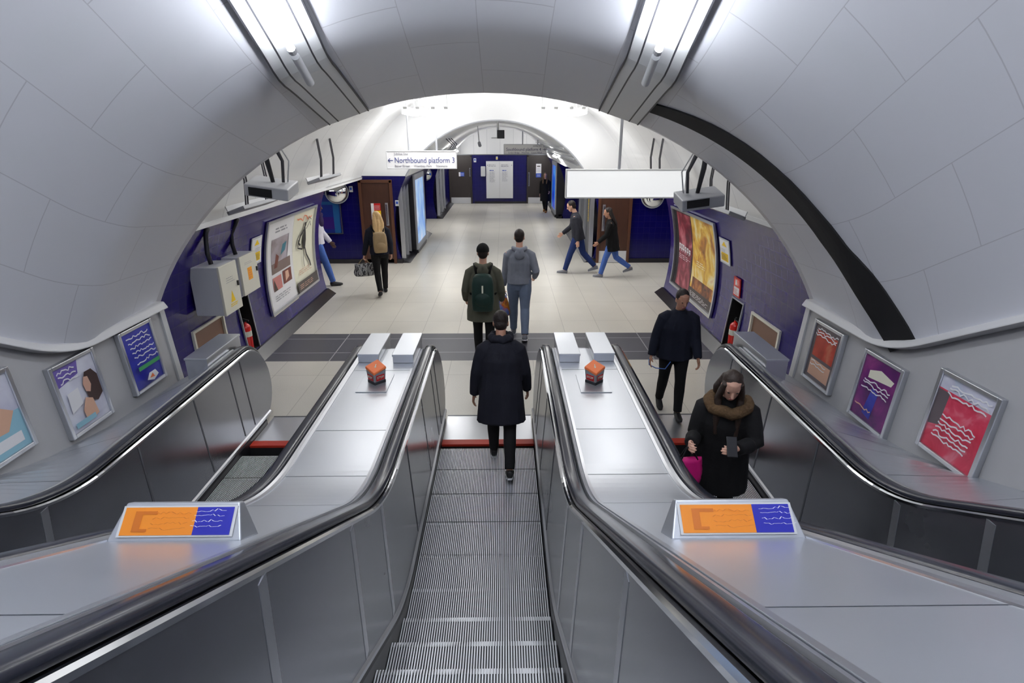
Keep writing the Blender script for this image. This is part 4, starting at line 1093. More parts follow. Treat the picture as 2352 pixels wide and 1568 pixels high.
art('door_notice', f, [(0, 0, .3, 1, A_white), (.3, 0, 1, 1, M_bluelab)] + textrows(.36, .95, .2, .8, 3, A_white, 3, .25), d)
d = door(4, 1.27, 2.42, Y_FAR, 2.22, M_woodfar, M_woodfar, 1.36, (.85, 1.42), .28)
f = flat_fn((1.70, Y_FAR - .05, 1.22), (1, 0, 0), (0, 0, 1), .25, .62, (0, -1, 0))
art('door_notice', f, [(0, .3, 1, 1, A_white), (0, 0, 1, .3, M_bluelab), (.2, .78, .8, .86, A_dark)] + textrows(.12, .9, .40, .72, 5, A_greytx, 3, .25) + textrows(.2, .9, .06, .24, 3, A_white, 4, .3), d)

# ------------------------------------------------------------------ station board and small fittings on the end wall
root = thing('station_board', (-.03, Y_FAR, .25), 'white two-column station list board on the blue end wall', 'board')
MB().box((-.035, Y_FAR - .03, 1.105), (1.28, .05, 1.71)).build('board', M_white, root, bevel=.004)
f = flat_fn((-.665, Y_FAR - .056, .26), (1, 0, 0), (0, 0, 1), 1.26, 1.69, (0, -1, 0))
it = [(.497, .0, .503, 1, A_greytx)]
for c0 in (.08, .56):
    it += textrows(c0, c0 + .34, .86, .93, 2, A_greytx, 5, .4) + textrows(c0 + .04, c0 + .24, .74, .78, 1, M_bluelab, 6, .5) + textrows(c0 + .04, c0 + .26, .44 if c0 < .3 else .46, .73, 14, A_greytx, 7, .3)
it += [([(.02, .90), (.05, .915), (.05, .885)], M_navytxt), ([(.98, .90), (.95, .915), (.95, .885)], M_navytxt)]
art('print', f, it, root)
tag(MB().box((-.82, Y_FAR - .09, 1.50), (.22, .16, .46)).build('wall_dispenser', M_lgrey, None, bevel=.03), 'pale grey rounded dispenser beside the station board', 'dispenser')
root = thing('small_camera', (-.16, Y_FAR, 2.05), 'small yellow-fronted fitting above the station board', 'camera')
MB().box((-.16, Y_FAR - .06, 2.10), (.09, .10, .14)).build('body', M_lgrey, root, bevel=.008); MB().box((-.16, Y_FAR - .115, 2.09), (.05, .012, .06)).build('lens', M_yellow, root)
for x, z, lab in ((-1.20, 2.0, 'small white notice on the blue end wall beside the left-hand charcoal door'), (2.50, 2.0, 'small white notice on the blue end wall beside the right-hand charcoal door')):
    r_ = thing('wall_notice', (x, Y_FAR, z), lab, 'notice'); MB().box((x, Y_FAR - .01, z), (.12, .012, .18)).build('plate', M_lgrey, r_); MB().box((x, Y_FAR - .018, z + .02), (.07, .004, .07)).build('symbol', M_bluelab, r_)
for x, z, lab in ((-2.50, 1.52, 'small white notice beside the brown door with the red and yellow notice'), (-3.62, 1.86, 'small pale notice beside the convex mirror and the brown door')):
    r_ = thing('wall_notice', (x, Y_BULK, z), lab, 'notice'); MB().box((x, Y_BULK - .01, z), (.09, .012, .14)).build('plate', M_lgrey, r_); MB().box((x, Y_BULK - .018, z + .01), (.055, .004, .06)).build('symbol', M_bluelab, r_)
# poster on the facing wall, half hidden behind the hall wall
root = thing('poster_frame', (-4.25, Y_BULK, .75), 'dim blue and purple poster under the convex mirror, half hidden by the hall wall', 'poster')
f = flat_fn((-4.55, Y_BULK - .02, .78), (1, 0, 0), (0, 0, 1), .62, .95, (0, -1, 0))
A_dimblue = mat('print_dim_blue', C_(22, 40, 120), .3); A_dimpurple = mat('print_dim_purple', C_(50, 26, 110), .3); A_dimteal = mat('print_dim_teal', C_(30, 84, 140), .3)
art('print', f, [(0, 0, 1, 1, A_dimblue), (0, .1, 1, .42, A_dimpurple), (.1, .74, .95, .82, A_dimteal), (.7, .0, .95, 1, A_dimteal)], root)
ring_frame('frame', f, (.03, .02), .03, M_darksteel, root)

# ------------------------------------------------------------------ corridor wall fittings: lit display totems, framed panels, round sign
M_screen = pic_mat('screen_picture', [(.3, C_(120, 170, 240)), (.5, C_(170, 205, 250)), (.7, C_(225, 238, 252))], 1.3, seed=2)
nt, b_, N, L = nodes(M_screen); L(b_.inputs['Base Color'].links[0].from_socket, b_.inputs['Emission Color']); b_.inputs['Emission Strength'].default_value = .45
M_screenb = pic_mat('screen_picture_blue', [(.3, C_(20, 40, 190)), (.5, C_(20, 120, 235)), (.7, C_(90, 190, 250))], 1.0, seed=6)
nt, b_, N, L = nodes(M_screenb); L(b_.inputs['Base Color'].links[0].from_socket, b_.inputs['Emission Color']); b_.inputs['Emission Strength'].default_value = .45
def totem(side, y0, y1, z0, z1, xin, scr, label):
    root = thing('display_totem', (side * (xin + .1), (y0 + y1) / 2, 0), label, 'display screen', 'upright display screens along the corridor')
    xm = corx(1.0)
    MB().box((side * (xm + xin) / 2, (y0 + y1) / 2, (z0 + z1) / 2), (xm - xin, y1 - y0, z1 - z0)).build('cabinet', M_black, root, bevel=.01)
    mb = MB(); t = .09
    for a0, a1, b0, b1 in ((y0, y0 + t, z0, z1), (y1 - t, y1, z0, z1), (y0 + t, y1 - t, z0, z0 + t * 1.6), (y0 + t, y1 - t, z1 - t * 1.6, z1)):
        mb.box((side * (xin - .01), (a0 + a1) / 2, (b0 + b1) / 2), (.05, a1 - a0, b1 - b0))
    mb.build('frame', M_grey, root)
    mb = MB(); mb.box((side * (xin - .002), (y0 + y1) / 2, (z0 + z1) / 2), (.02, y1 - y0 - 2 * t, z1 - z0 - 3.2 * t)); mb.build('screen', scr, root)
    MB().box((side * (xin + .05), (y0 + y1) / 2, z0 / 2), (.16, y1 - y0 - .1, z0)).build('foot', M_black, root)
totem(-1, 15.75, 17.6, .10, 2.12, 2.26, M_screen, 'upright display with a pale blue picture, on the corridor wall past the brown door')
totem(1, 23.0, 24.9, .12, 2.12, 2.24, M_screenb, 'upright display with a bright blue picture, beside the far woman in black')
def framed_panel(side, y0, y1, label, lettering=False):
    root = thing('framed_wall_panel', (side * corx(.2), (y0 + y1) / 2, .1), label, 'wall panel', 'metal-framed panels on the corridor walls')
    x = corx(0) - .03; z0, z1 = .11, 2.08
    for k, ya in enumerate((y0, (y0 + y1) / 2)):
        yb = ya + (y1 - y0) / 2 - .04
        MB().box((side * (x + .03), (ya + yb) / 2, (z0 + z1) / 2), (.03, yb - ya, z1 - z0)).build('panel', M_darksteel if lettering else M_panel, root)
    mb = MB()
    for yy in (y0 - .03, (y0 + y1) / 2 - .02, y1): mb.box((side * x, yy, (z0 + z1) / 2), (.10, .05, z1 - z0))
    mb.build('frame', M_steel, root)
    if lettering:
        for k in range(11):
            pass
        mb = MB(); r2 = random.Random(4)
        for k in range(14):
            zz = 1.02 + k * .045; mb.box((side * (x - .058), y0 + .22, zz), (.004, .07, .026)); 
            if k % 2: mb.box((side * (x - .06), y0 + .22 + .02, zz + .02), (.004, .018, .02))
        mb.build('lettering_strip', M_yellow, root)
framed_panel(-1, 14.62, 15.55, 'metal-framed panel at the corridor corner beside the pale blue display')
framed_panel(1, 14.66, 16.9, 'metal-framed panel with a yellow upright strip, at the corridor corner behind the man in the grey jacket', True)
framed_panel(-1, 22.9, 25.2, 'metal-framed panel on the far column, left of the charcoal doors')
root = thing('round_sign', (-2.42, 18.0, .85), 'round white projecting sign beyond the pale blue display', 'sign')
MB().disc((-2.43, 18.0, 1.16), (1, .1, 0), .33, .10, 32).build('disc', M_white, root, smooth=True, angle=40)
MB().disc((-2.375, 18.0, 1.16), (1, .1, 0), .07, .02, 16).build('button', M_orange, root)
MB().box((-2.52, 18.0, 1.16), (.12, .12, .3)).build('wall_bracket', M_grey, root)

# ------------------------------------------------------------------ fittings under the corridor vault
root = thing('hanging_speaker', (.07, 16.5, 3.1), 'black loudspeaker box on a white conduit at the crown of the arch', 'loudspeaker')
MB().box((.10, 16.5, 3.14), (.20, .22, .22)).build('speaker_box', M_black, root, bevel=.01)
MB().tube([(.02, 16.5, 3.05), (.02, 16.5, cz_(0) + .0)], .03, 8).build('conduit', M_white, root)
MB().box((.02, 16.5, 3.045), (.36, .20, .03)).build('base_plate', M_lgrey, root)
root = thing('security_camera', (-.55, 18.0, 2.8), 'small grey camera hanging on a white pole inside the arch', 'camera')
MB().tube([(-.56, 18.0, 2.9), (-.60, 18.0, cz_(.6))], .018, 8).build('pole', M_white, root)
MB().disc((-.55, 17.95, 2.86), (.2, -1, -.5), .05, .16, 12).build('camera_body', M_grey, root)
root = thing('cable_tray', (-1.45, 17.5, 2.6), 'grey cable tray on bent brackets inside the arch beside the Northbound sign', 'cable tray')
MB().box((-1.35, 17.4, 2.72), (.14, 2.2, .05), Matrix.Rotation(RAD(-30), 3, 'Y')).build('tray', M_grey, root)
for yy in (16.6, 17.4, 18.2):
    MB().tube([(-1.35, yy, 2.73), (-1.25, yy, 2.86), (-1.42, yy, cz_(1.42))], .014, 6).build('bracket', M_dgrey, root)
MB().tube([(-1.62, 16.0, 2.74), (-1.60, 17.5, 2.70), (-1.63, 19.0, 2.74)], .02, 6).build('cable', M_lgrey, root)
root = thing('cable_bundle', (1.75, 18.0, 2.5), 'bundle of grey cables along the vault behind the blank white sign', 'cables')
for k in range(4):
    t = RAD(38 + k * 4); MB().tube([((COR_R - .04) * math.cos(t), Y, COR_C + (COR_R - .04) * math.sin(t)) for Y in (14.6, 20, 27.5)], .022, 6).build('cable', M_lgrey if k % 2 else M_grey, root)
# ------------------------------------------------------------------ people
def cloth(name, c, rough=.85, amount=.16, scale=14, bump=.5):
    m = add_noise(mat(name, c, rough, 0, .3), scale, amount, bump=bump); return m
S_light = mat('skin_light', srgb(206, 160, 138), .5); S_mid = mat('skin_mid', srgb(176, 128, 104), .5); S_dark = mat('skin_brown', srgb(96, 66, 54), .5)
Hh_dark = cloth('hair_dark_brown', srgb(34, 26, 24), .5, .3, 60); Hh_black = cloth('hair_black', srgb(16, 14, 15), .5, .3, 60)
Hh_blonde = cloth('hair_blonde', srgb(196, 164, 116), .5, .3, 60); Hh_brown2 = cloth('hair_dark_to_light_brown', srgb(44, 32, 26), .5, .35, 40); Hh_brown = cloth('hair_light_brown', srgb(110, 84, 56), .5, .35, 60)
Cl_navy = cloth('navy_black_wool', srgb(22, 23, 33)); Cl_black = cloth('black_cloth', srgb(13, 13, 15)); Cl_olive = cloth('olive_parka_cloth', srgb(84, 84, 72))
Cl_grey = cloth('grey_hoodie_cloth', srgb(128, 133, 146)); Cl_gtr = cloth('grey_blue_trouser_cloth', srgb(110, 124, 148)); Cl_jean = cloth('blue_denim', srgb(34, 52, 104)); Cl_jean2 = cloth('bright_blue_denim', srgb(72, 104, 176))
Cl_dgrey = cloth('dark_grey_jacket_cloth', srgb(44, 45, 54)); Cl_white = cloth('white_striped_cloth', srgb(206, 204, 216)); Cl_purple = cloth('dark_purple_cloth', srgb(44, 28, 70)); Cl_dnavy = cloth('dark_navy_jacket_cloth', srgb(18, 22, 36))
Cl_green = cloth('dark_green_nylon', srgb(24, 50, 44), .5); Cl_tan = cloth('tan_nylon', srgb(150, 128, 96), .6); Cl_fur = cloth('brown_fur', srgb(84, 64, 42), .9, .4, 50, 1.0)
Sh_grey = mat('grey_shoe', srgb(120, 122, 130), .6); Sh_black = mat('black_shoe', srgb(16, 16, 18), .5); Sh_brown = mat('tan_boot_leather', srgb(150, 98, 40), .6); Sh_sole = mat('pale_sole', srgb(200, 200, 204), .6)
M_eye = mat('eye_dark', (.02, .015, .012), .2); M_lip = mat('lips', srgb(160, 92, 86), .5)
M_pink = cloth('magenta_bag_cloth', srgb(190, 24, 110), .5); M_phone = mat('phone_glass', (.01, .01, .012), .15)
M_bagblue = pic_mat('carrier_bag_print', [(.34, srgb(78, 100, 170)), (.46, srgb(110, 128, 190)), (.54, srgb(196, 84, 40)), (.62, srgb(224, 150, 50)), (.72, srgb(150, 40, 60))], 5.5, seed=7)
M_stripe = pic_mat('striped_bag_cloth', [(.40, srgb(30, 30, 34)), (.48, srgb(40, 40, 44)), (.52, srgb(190, 190, 194)), (.6, srgb(120, 122, 120))], 9, (4, 4, 1), seed=1)

def ell(mb, pts, rx, ry, ref=(1, 0, 0), n=16):
    """closed loft with elliptical rings across a path; rx lies along ref"""
    pts = [Vector(p) for p in pts]; ref = Vector(ref); rings = []
    for i, p in enumerate(pts):
        t = (pts[min(i + 1, len(pts) - 1)] - pts[max(i - 1, 0)]).normalized()
        a = ref - t * ref.dot(t)
        if a.length < 1e-4: a = Vector((0, 1, 0)) - t * t.y
        a.normalize(); b = t.cross(a)
        rings.append([p + a * (math.cos(2 * PI * k / n) * rx[i]) + b * (math.sin(2 * PI * k / n) * ry[i]) for k in range(n)])
    mb.loft(rings)
def blob(mb, c, r, rot=None, n=12):
    c = Vector(c); rings = []
    for i in range(n + 1):
        t = PI * (i + .02) / (n + .04) ; rr = math.sin(t); h = -math.cos(t)
        ring = []
        for k in range(n + 2):
            q = Vector((r[0] * rr * math.cos(2 * PI * k / (n + 2)), r[1] * rr * math.sin(2 * PI * k / (n + 2)), r[2] * h))
            if rot is not None: q = rot @ q
            ring.append(c + q)
        rings.append(ring)
    mb.loft(rings)
def merged(mb, name, m, parent, voxel, smooth=2, frame=None):
    """one continuous skin grown over overlapping shapes"""
    me = bpy.data.meshes.new(name); me.from_pydata(mb.v, [], mb.f); me.update()
    bm = bmesh.new(); bm.from_mesh(me); bmesh.ops.recalc_face_normals(bm, faces=bm.faces); bm.to_mesh(me); bm.free()
    t = bpy.data.objects.new('t', me); COL.objects.link(t)
    r = t.modifiers.new('r', 'REMESH'); r.mode = 'VOXEL'; r.voxel_size = voxel; r.use_smooth_shade = True
    if smooth:
        sm = t.modifiers.new('s', 'SMOOTH'); sm.factor = .5; sm.iterations = smooth
    dg = bpy.context.evaluated_depsgraph_get(); dg.update()
    out = bpy.data.meshes.new_from_object(t.evaluated_get(dg)); bpy.data.objects.remove(t); bpy.data.meshes.remove(me)
    out.materials.clear(); out.materials.append(m)
    for p in out.polygons: p.use_smooth = True
    if frame is not None: out.transform(frame)
    o = bpy.data.objects.new(name, out); COL.objects.link(o)
    if parent is not None: attach(o, parent)
    return o
def person(loc, yaw, H, label, skin, pose, wear, vox=.0055):
    """pose: lean, legs ((hip, knee, foot) left and right), arms ((flex, abduct, elbow, inward) left and right), head (yaw, pitch)
    wear: jacket (material, hem, looseness), trousers, shoes, hair (material, length), extras"""
    s = H / 1.75
    root = thing('person', loc, label, 'person')
    fr = Matrix.Translation(loc) @ Matrix.Rotation(RAD(yaw), 4, 'Z') @ Matrix.Scale(s, 4)
    V = Vector
    lean = RAD(pose.get('lean', 4)); t = V((0, math.sin(lean), math.cos(lean))); fwd = V((0, math.cos(lean), -math.sin(lean)))
    legs = []
    for k, (hf, kf, ff) in enumerate(pose['legs']):
        sd = -1 if k == 0 else 1; hip = V((sd * .088, 0, 0))
        a = RAD(hf); kn = hip + V((sd * .004, math.sin(a), -math.cos(a))) * .425
        b = a - RAD(kf); an = kn + V((-sd * .008, math.sin(b), -math.cos(b))) * .415
        f = RAD(ff); fd = V((0, math.cos(f), -math.sin(f))); fn_ = V((0, math.sin(f), math.cos(f)))
        legs.append((hip, kn, an, fd, fn_))
    low = min(min((an - fn_ * .085 - fd * .05).z, (an - fn_ * .085 + fd * .17).z) for _, _, an, fd, fn_ in legs)
    up = V((0, 0, -low))
    legs = [(h + up, k + up, a + up, fd, fn_) for h, k, a, fd, fn_ in legs]
    P = up.copy()                                   # pelvis centre
    sp = lambda d: P + t * d
    hy, hp = pose.get('head', (0, 0)); 
    neck0 = sp(.545); hdir = (Matrix.Rotation(-RAD(hp), 3, 'X') @ t).normalized()
    hc = neck0 + hdir * .165 + fwd * .02
    hR = Matrix.Rotation(RAD(hy), 3, 'Z') @ Matrix.Rotation(-lean - RAD(hp), 3, 'X')
    arms = []
    for k, (fl, ab, el, inn) in enumerate(pose['arms']):
        sd = -1 if k == 0 else 1; sh = sp(.455) + V((sd * .172, 0, 0))
        a, b = RAD(fl), RAD(ab); d1 = V((sd * math.sin(b), math.cos(b) * math.sin(a), -math.cos(b) * math.cos(a)))
        a2, b2 = RAD(fl + el), RAD(ab - inn); d2 = V((sd * math.sin(b2), math.cos(b2) * math.sin(a2), -math.cos(b2) * math.cos(a2)))
        e = sh + d1 * .29; w = e + d2 * .25
        arms.append((sh, e, w, d2, sd))
    # ---- body, one continuous skin
    mb = MB()
    ell(mb, [sp(-.10), sp(-.02), sp(.08), sp(.17), sp(.30), sp(.40), sp(.47), sp(.515), sp(.54)], [.12, .150, .145, .125, .145, .152, .125, .08, .055], [.08, .10, .098, .088, .105, .105, .085, .065, .055])
    ell(mb, [sp(.50), neck0, neck0 + hdir * .06 + fwd * .005, hc - hdir * .04], [.062, .055, .052, .055], [.058, .055, .055, .058])
    hz = [-.120, -.108, -.085, -.05, -.01, .035, .075, .102, .118]; hx = [.016, .034, .050, .063, .070, .074, .066, .043, .010]
    hyr = [.014, .032, .056, .078, .088, .095, .085, .056, .012]; hoff = [.052, .046, .030, .014, .006, 0, -.004, -.006, -.006]
    rings = []
    for z_, a_, b_, o_ in zip(hz, hx, hyr, hoff):
        rings.append([hc + hR @ V((a_ * math.cos(2 * PI * k / 18), o_ + b_ * math.sin(2 * PI * k / 18), z_)) for k in range(18)])
    mb.loft(rings)
    at = lambda x, y, z: hc + hR @ V((x, y, z))
    ell(mb, [at(0, .085, .018), at(0, .100, -.005), at(0, .112, -.026), at(0, .094, -.036)], [.007, .010, .014, .010], [.008, .012, .014, .010])
    blob(mb, at(0, .080, -.066), (.024, .014, .012), hR, 8)
    for sd in (-1, 1):
        blob(mb, at(sd * .075, -.004, -.012), (.010, .020, .031), hR, 8); blob(mb, at(sd * .031, .080, .018), (.020, .011, .006), hR, 8)
    for (sh, e, w, d2, sd) in arms:
        m1 = sh.lerp(e, .4)
        ell(mb, [sp(.47) + V((sd * .10, 0, .0)), sh, m1, e, e.lerp(w, .35), w, w + d2 * .02], [.05, .052, .046, .037, .038, .026, .025], [.05, .055, .046, .037, .036, .022, .020], (0, 1, 0))
        # hand: palm, four bent fingers and a thumb
        side = V((sd, 0, 0)); ax = (side - d2 * side.dot(d2)).normalized()   # back of the hand points outwards
        wide = d2.cross(ax).normalized()
        if wide.y < 0: wide = -wide                    # towards the thumb side, forwards
        pc = w + d2 * .015
        ell(mb, [pc - d2 * .01, pc + d2 * .03, pc + d2 * .085], [.026, .038, .040], [.017, .016, .013], wide)
        curl = pose.get('curl', (35, 35))[0 if sd < 0 else 1]
        for fi, (off, ln, ra) in enumerate(((.030, .070, .0085), (.010, .080, .009), (-.010, .074, .0085), (-.030, .058, .0078))):
            p0 = pc + d2 * .075 + wide * off; c1 = RAD(curl * (.8 + .1 * fi)); d = d2; pts = [p0]
            q = p0
            for sg, l_ in ((.5, .48), (1.0, .30), (1.5, .24)):
                dd = (d2 * math.cos(c1 * sg) - ax * math.sin(c1 * sg)).normalized(); q = q + dd * ln * l_; pts.append(q)
            mb.tube(pts, [ra, ra * .98, ra * .9, ra * .75], 8)
        p0 = pc + d2 * .02 + wide * .028; td = (d2 * .7 + wide * .6 - ax * .35).normalized()
        mb.tube([p0, p0 + td * .035, p0 + (td + d2 * .3 - ax * .2).normalized() * .065], [.012, .0105, .008], 8)
    for (h, k, a, fd, fn_) in legs:
        ell(mb, [h + V((0, 0, .05)), h.lerp(k, .35), k, k.lerp(a, .35) - V((0, .012, 0)), a, a - fn_ * .03], [.085, .072, .05, .050, .033, .036], [.088, .075, .053, .054, .038, .042])
        ell(mb, [a - fn_ * .05 - fd * .045, a - fn_ * .045 + fd * .02, a - fn_ * .06 + fd * .10, a - fn_ * .068 + fd * .16], [.028, .034, .042, .026], [.030, .034, .022, .012])
    body = merged(mb, 'body', skin, root, vox, 2, fr)
    # ---- face
    for sd in (-1, 1):
        e_ = MB(); blob(e_, at(sd * .031, .0835, .004), (.011, .007, .0065), hR, 8); o = e_.build('eye', M_eye, None, smooth=True); o.data.transform(fr); attach(o, root)
    e_ = MB(); blob(e_, at(0, .0935, -.067), (.022, .006, .006), hR, 8); o = e_.build('mouth', M_lip, None, smooth=True); o.data.transform(fr); attach(o, root)
    # ---- trousers
    tm = wear['trousers']; g = wear.get('trouser_loose', 1.18)
    mb = MB()
    ell(mb, [sp(-.12), sp(-.03), sp(.08), sp(.13)], [.145, .172, .160, .150], [.10, .125, .115, .108])
    for (h, k, a, fd, fn_) in legs:
        ell(mb, [h + V((0, 0, .06)), h.lerp(k, .3), h.lerp(k, .7), k, k.lerp(a, .35), k.lerp(a, .75), a + (k - a).normalized() * .0], [.098 * g / 1.18, .085 * g, .066 * g, .058 * g, .057 * g, .048 * g, .046 * g], [.10 * g / 1.18, .088 * g, .07 * g, .061 * g, .060 * g, .052 * g, .050 * g])
    merged(mb, 'trousers', tm, root, .009, 2, fr)
    # ---- jacket or coat
    jm, hem, loose = wear['jacket']; L_ = loose
    mb = MB()
    pts = [sp(hem)]; rx = [wear.get('hem_rx', .20) * L_]; ry = [wear.get('hem_ry', .145) * L_]
    for d, a_, b_ in ((0.0, .188, .135), (.10, .178, .126), (.20, .172, .122), (.32, .182, .132), (.41, .180, .126), (.47, .140, .106), (.515, .092, .084), (.555, .070, .072)):
        kk = L_ if d < .4 else 1 + (L_ - 1) * .45
        if d > hem + .03: pts.append(sp(d)); rx.append(a_ * kk); ry.append(b_ * kk)
    ell(mb, pts, rx, ry)
    if hem < -.12:   # skirts of a long coat hang plumb
        q = sp(0.0); low_ = V((q.x, q.y - .01, q.z + hem)); ell(mb, [low_, V((q.x, q.y, q.z + hem * .5)), sp(.06)], [wear.get('hem_rx', .21) * L_, .200 * L_, .178 * L_], [wear.get('hem_ry', .16) * L_, .145 * L_, .126 * L_])
    for (sh, e, w, d2, sd) in arms:
        k5 = 1 + (L_ - 1) * .5
        ell(mb, [sp(.475) + V((sd * .06, 0, .0)), sp(.47) + V((sd * .125, 0, -.004)), sh.lerp(e, .10), sh.lerp(e, .5), e, e.lerp(w, .4), w - d2 * .015, w + d2 * .005], [.045, .060 * k5, .068 * L_, .064 * L_, .056 * L_, .053 * L_, .045 * L_, .044 * L_], [.05, .066 * k5, .076 * k5, .066 * L_, .056 * L_, .053 * L_, .043 * L_, .042 * L_], (0, 1, 0))
    merged(mb, wear.get('jacket_name', 'jacket'), jm, root, .010, 2, fr)
    if wear.get('hood'):
        mb = MB(); hm = wear['hood']
        ell(mb, [sp(.555) + V((-.105, .03, 0)), sp(.545) + V((-.095, -.04, 0)), sp(.52) + V((0, -.115, 0)), sp(.545) + V((.095, -.04, 0)), sp(.555) + V((.105, .03, 0))], [.022, .034, .050, .034, .022], [.022, .04, .058, .04, .022], (0, 0, 1))
        blob(mb, sp(.46) - fwd * .125, (.085, .042, .085), Matrix.Rotation(-lean, 3, 'X'))
        merged(mb, 'hood', hm, root, .010, 3, fr)
    if wear.get('scarf'):
        mb = MB(); n = 18; wx, wy, wr, dz_ = wear.get('scarf_dim', (.095, .09, .045, .555))
        mb.tube([sp(dz_) + V((wx * math.cos(2 * PI * k / n), .02 + wy * math.sin(2 * PI * k / n), .012 * math.sin(k * 2.1) - (.05 if wear.get('scarf_drop') else 0) * max(0, math.sin(2 * PI * k / n)))) for k in range(n + 1)], wr, 10)
        if wear.get('scarf_bib'): blob(mb, sp(.42) + fwd * .10, (.15, .06, .13), Matrix.Rotation(-lean, 3, 'X'))
        merged(mb, wear.get('scarf_name', 'scarf'), wear['scarf'], root, .010, 2, fr)
    # ---- hair or hat
    hm, hl = wear['hair']
    mb = MB()
    rot = hR
    blob(mb, at(0, -.018, .034), (.081, .098, .095), rot, 14)
    blob(mb, at(0, -.045, -.02), (.070, .062, .07), rot, 12)
    if hl:
        for sd in (-1, 0, 1):
            ell(mb, [at(sd * .045, -.05, .05), at(sd * .066, -.062, -.05), at(sd * .075, -.085, -.13), sp(.50 - hl * .4) + V((sd * .07, -.125, 0)), sp(.50 - hl) + V((sd * .05, -.135, 0))], [.04, .042, .045, .048, .022], [.045, .045, .04, .03, .016])
        if wear.get('front_hair'):
            for sd in (-1, 1): ell(mb, [at(sd * .062, .03, .06), at(sd * .080, .035, -.03), at(sd * .088, .04, -.12), sp(.44) + V((sd * .085, .115, 0)), sp(.50 - hl) + V((sd * .08, .15, 0))], [.022, .026, .030, .034, .016], [.03, .034, .034, .026, .014])
    merged(mb, 'hair', hm, root, .008, 2, fr)
    if wear.get('hat'):
        mb = MB(); rings = []
        for z_, r_ in ((.010, 1.0), (.020, 1.03), (.055, 1.02), (.085, .90), (.110, .68), (.128, .40), (.136, .06)):
            rings.append([hc + hR @ V((.088 * r_ * math.cos(2 * PI * k / 20), -.008 + .106 * r_ * math.sin(2 * PI * k / 20), z_)) for k in range(20)])
        mb.loft(rings); o = mb.build('beanie', wear['hat'], None, smooth=True); o.data.transform(fr); attach(o, root)
    # ---- shoes
    for (h, k, a, fd, fn_) in legs:
        mb = MB(); b0 = a - fn_ * .05
        ell(mb, [b0 - fd * .068, b0 - fd * .06, b0 - fd * .01 + fn_ * .012, b0 + fd * .06 - fn_ * .004, b0 + fd * .13 - fn_ * .012, b0 + fd * .178 - fn_ * .018, b0 + fd * .188 - fn_ * .02], [.012, .034, .042, .046, .047, .03, .010], [.014, .040, .050, .040, .028, .020, .008])
        if wear.get('boots'): ell(mb, [b0, a + (k - a) * .15, a + (k - a) * .36], [.045, .052, .060], [.05, .056, .064])
        o = merged(mb, 'boot' if wear.get('boots') else 'shoe', wear['shoes'], root, .007, 2, fr)
        if wear.get('soles'):
            mb = MB(); z0 = b0 - fn_ * .030
            outl = [(-.066, .020), (-.03, .038), (.06, .046), (.13, .046), (.175, .032), (.192, .0), (.175, -.032), (.13, -.046), (.06, -.046), (-.03, -.038), (-.066, -.020)]
            mb.loft([[z0 + fd * u + V((1, 0, 0)) * v - fn_ * dz for u, v in outl] for dz in (.0, .018)])
            o2 = mb.build('sole', Sh_sole, None); o2.data.transform(fr); attach(o2, o)
    T = lambda p: fr @ V(p)
    return dict(root=root, hands=[T(w + d2 * .09) for (_, _, w, d2, _) in arms], back=T(sp(.30) - fwd * .15), fr=fr, sp=sp, fwd=fwd, T=T, t=t, head=T(hc), s=s)
STAND = ((0, 0, 0), (0, 0, 0))
def walk(a, kb=22, kf=6): return ((a, kf, -4), (-a * .8, kb, 18))          # left foot forward
def walk_r(a, kb=22, kf=6): return ((-a * .8, kb, 18), (a, kf, -4))        # right foot forward

p_coat = person((.15, 4.93, hpath(4.9)), 0, 1.60, 'person in a long dark navy coat stepping off the middle escalator', S_mid,
    dict(lean=9, legs=walk(17, 20), arms=((-6, 16, 12, 8), (2, 15, 18, 8)), head=(0, 12)),
    dict(jacket=(Cl_navy, -.34, 1.22), jacket_name='coat', hem_rx=.215, trousers=Cl_black, shoes=Sh_black, soles=1, hair=(Hh_dark, 0), scarf=Cl_navy))
p_parka = person((-.11, 7.62, 0), 0, 1.70, 'person in an olive hooded parka and black beanie with a green backpack', S_light,
    dict(lean=4, legs=walk(9, 12), arms=((-8, 15, 55, 12), (-6, 15, 52, 12)), head=(0, 4)),
    dict(jacket=(Cl_olive, -.26, 1.22), jacket_name='parka', hem_rx=.20, trousers=Cl_black, shoes=Sh_black, hair=(Hh_dark, 0), hood=Cl_olive, hat=Cl_black))
p_grey = person((.42, 8.75, 0), 0, 1.75, 'man in a grey hooded top and grey-blue trousers walking away', S_light,
    dict(lean=2, legs=walk(14, 16), arms=((8, 9, 6, 2), (-14, 18, 72, 20)), head=(-4, 10), curl=(80, 40)),
    dict(jacket=(Cl_grey, -.01, 1.08), jacket_name='hooded_top', hem_rx=.185, trousers=Cl_gtr, trouser_loose=1.28, shoes=Sh_grey, soles=1, hair=(Hh_dark, 0), hood=Cl_grey))
p_blonde = person((-2.36, 11.45, 0), 20, 1.70, 'long-haired blonde person in dark clothes with a tan backpack near the brown door', S_light,
    dict(lean=4, legs=walk_r(14, 20), arms=((4, 16, 12, 4), (-10, 12, 30, 8)), head=(10, 6), curl=(80, 40)),
    dict(jacket=(Cl_dnavy, -.05, 1.08), trousers=Cl_black, shoes=Sh_black, hair=(Hh_blonde, .30), hem_rx=.18))
p_hid = person((-3.86, 12.2, 0), -80, 1.86, 'person in blue jeans and a white top, half hidden behind the left-hand blue wall', S_dark,
    dict(lean=3, legs=walk_r(20, 24), arms=((14, 8, 20, 4), (-16, 8, 20, 4)), head=(0, 4)),
    dict(jacket=(Cl_white, -.02, 1.10), trousers=Cl_jean2, shoes=Sh_black, hair=(Hh_black, 0), hem_rx=.18, scarf=Cl_purple, scarf_bib=1))
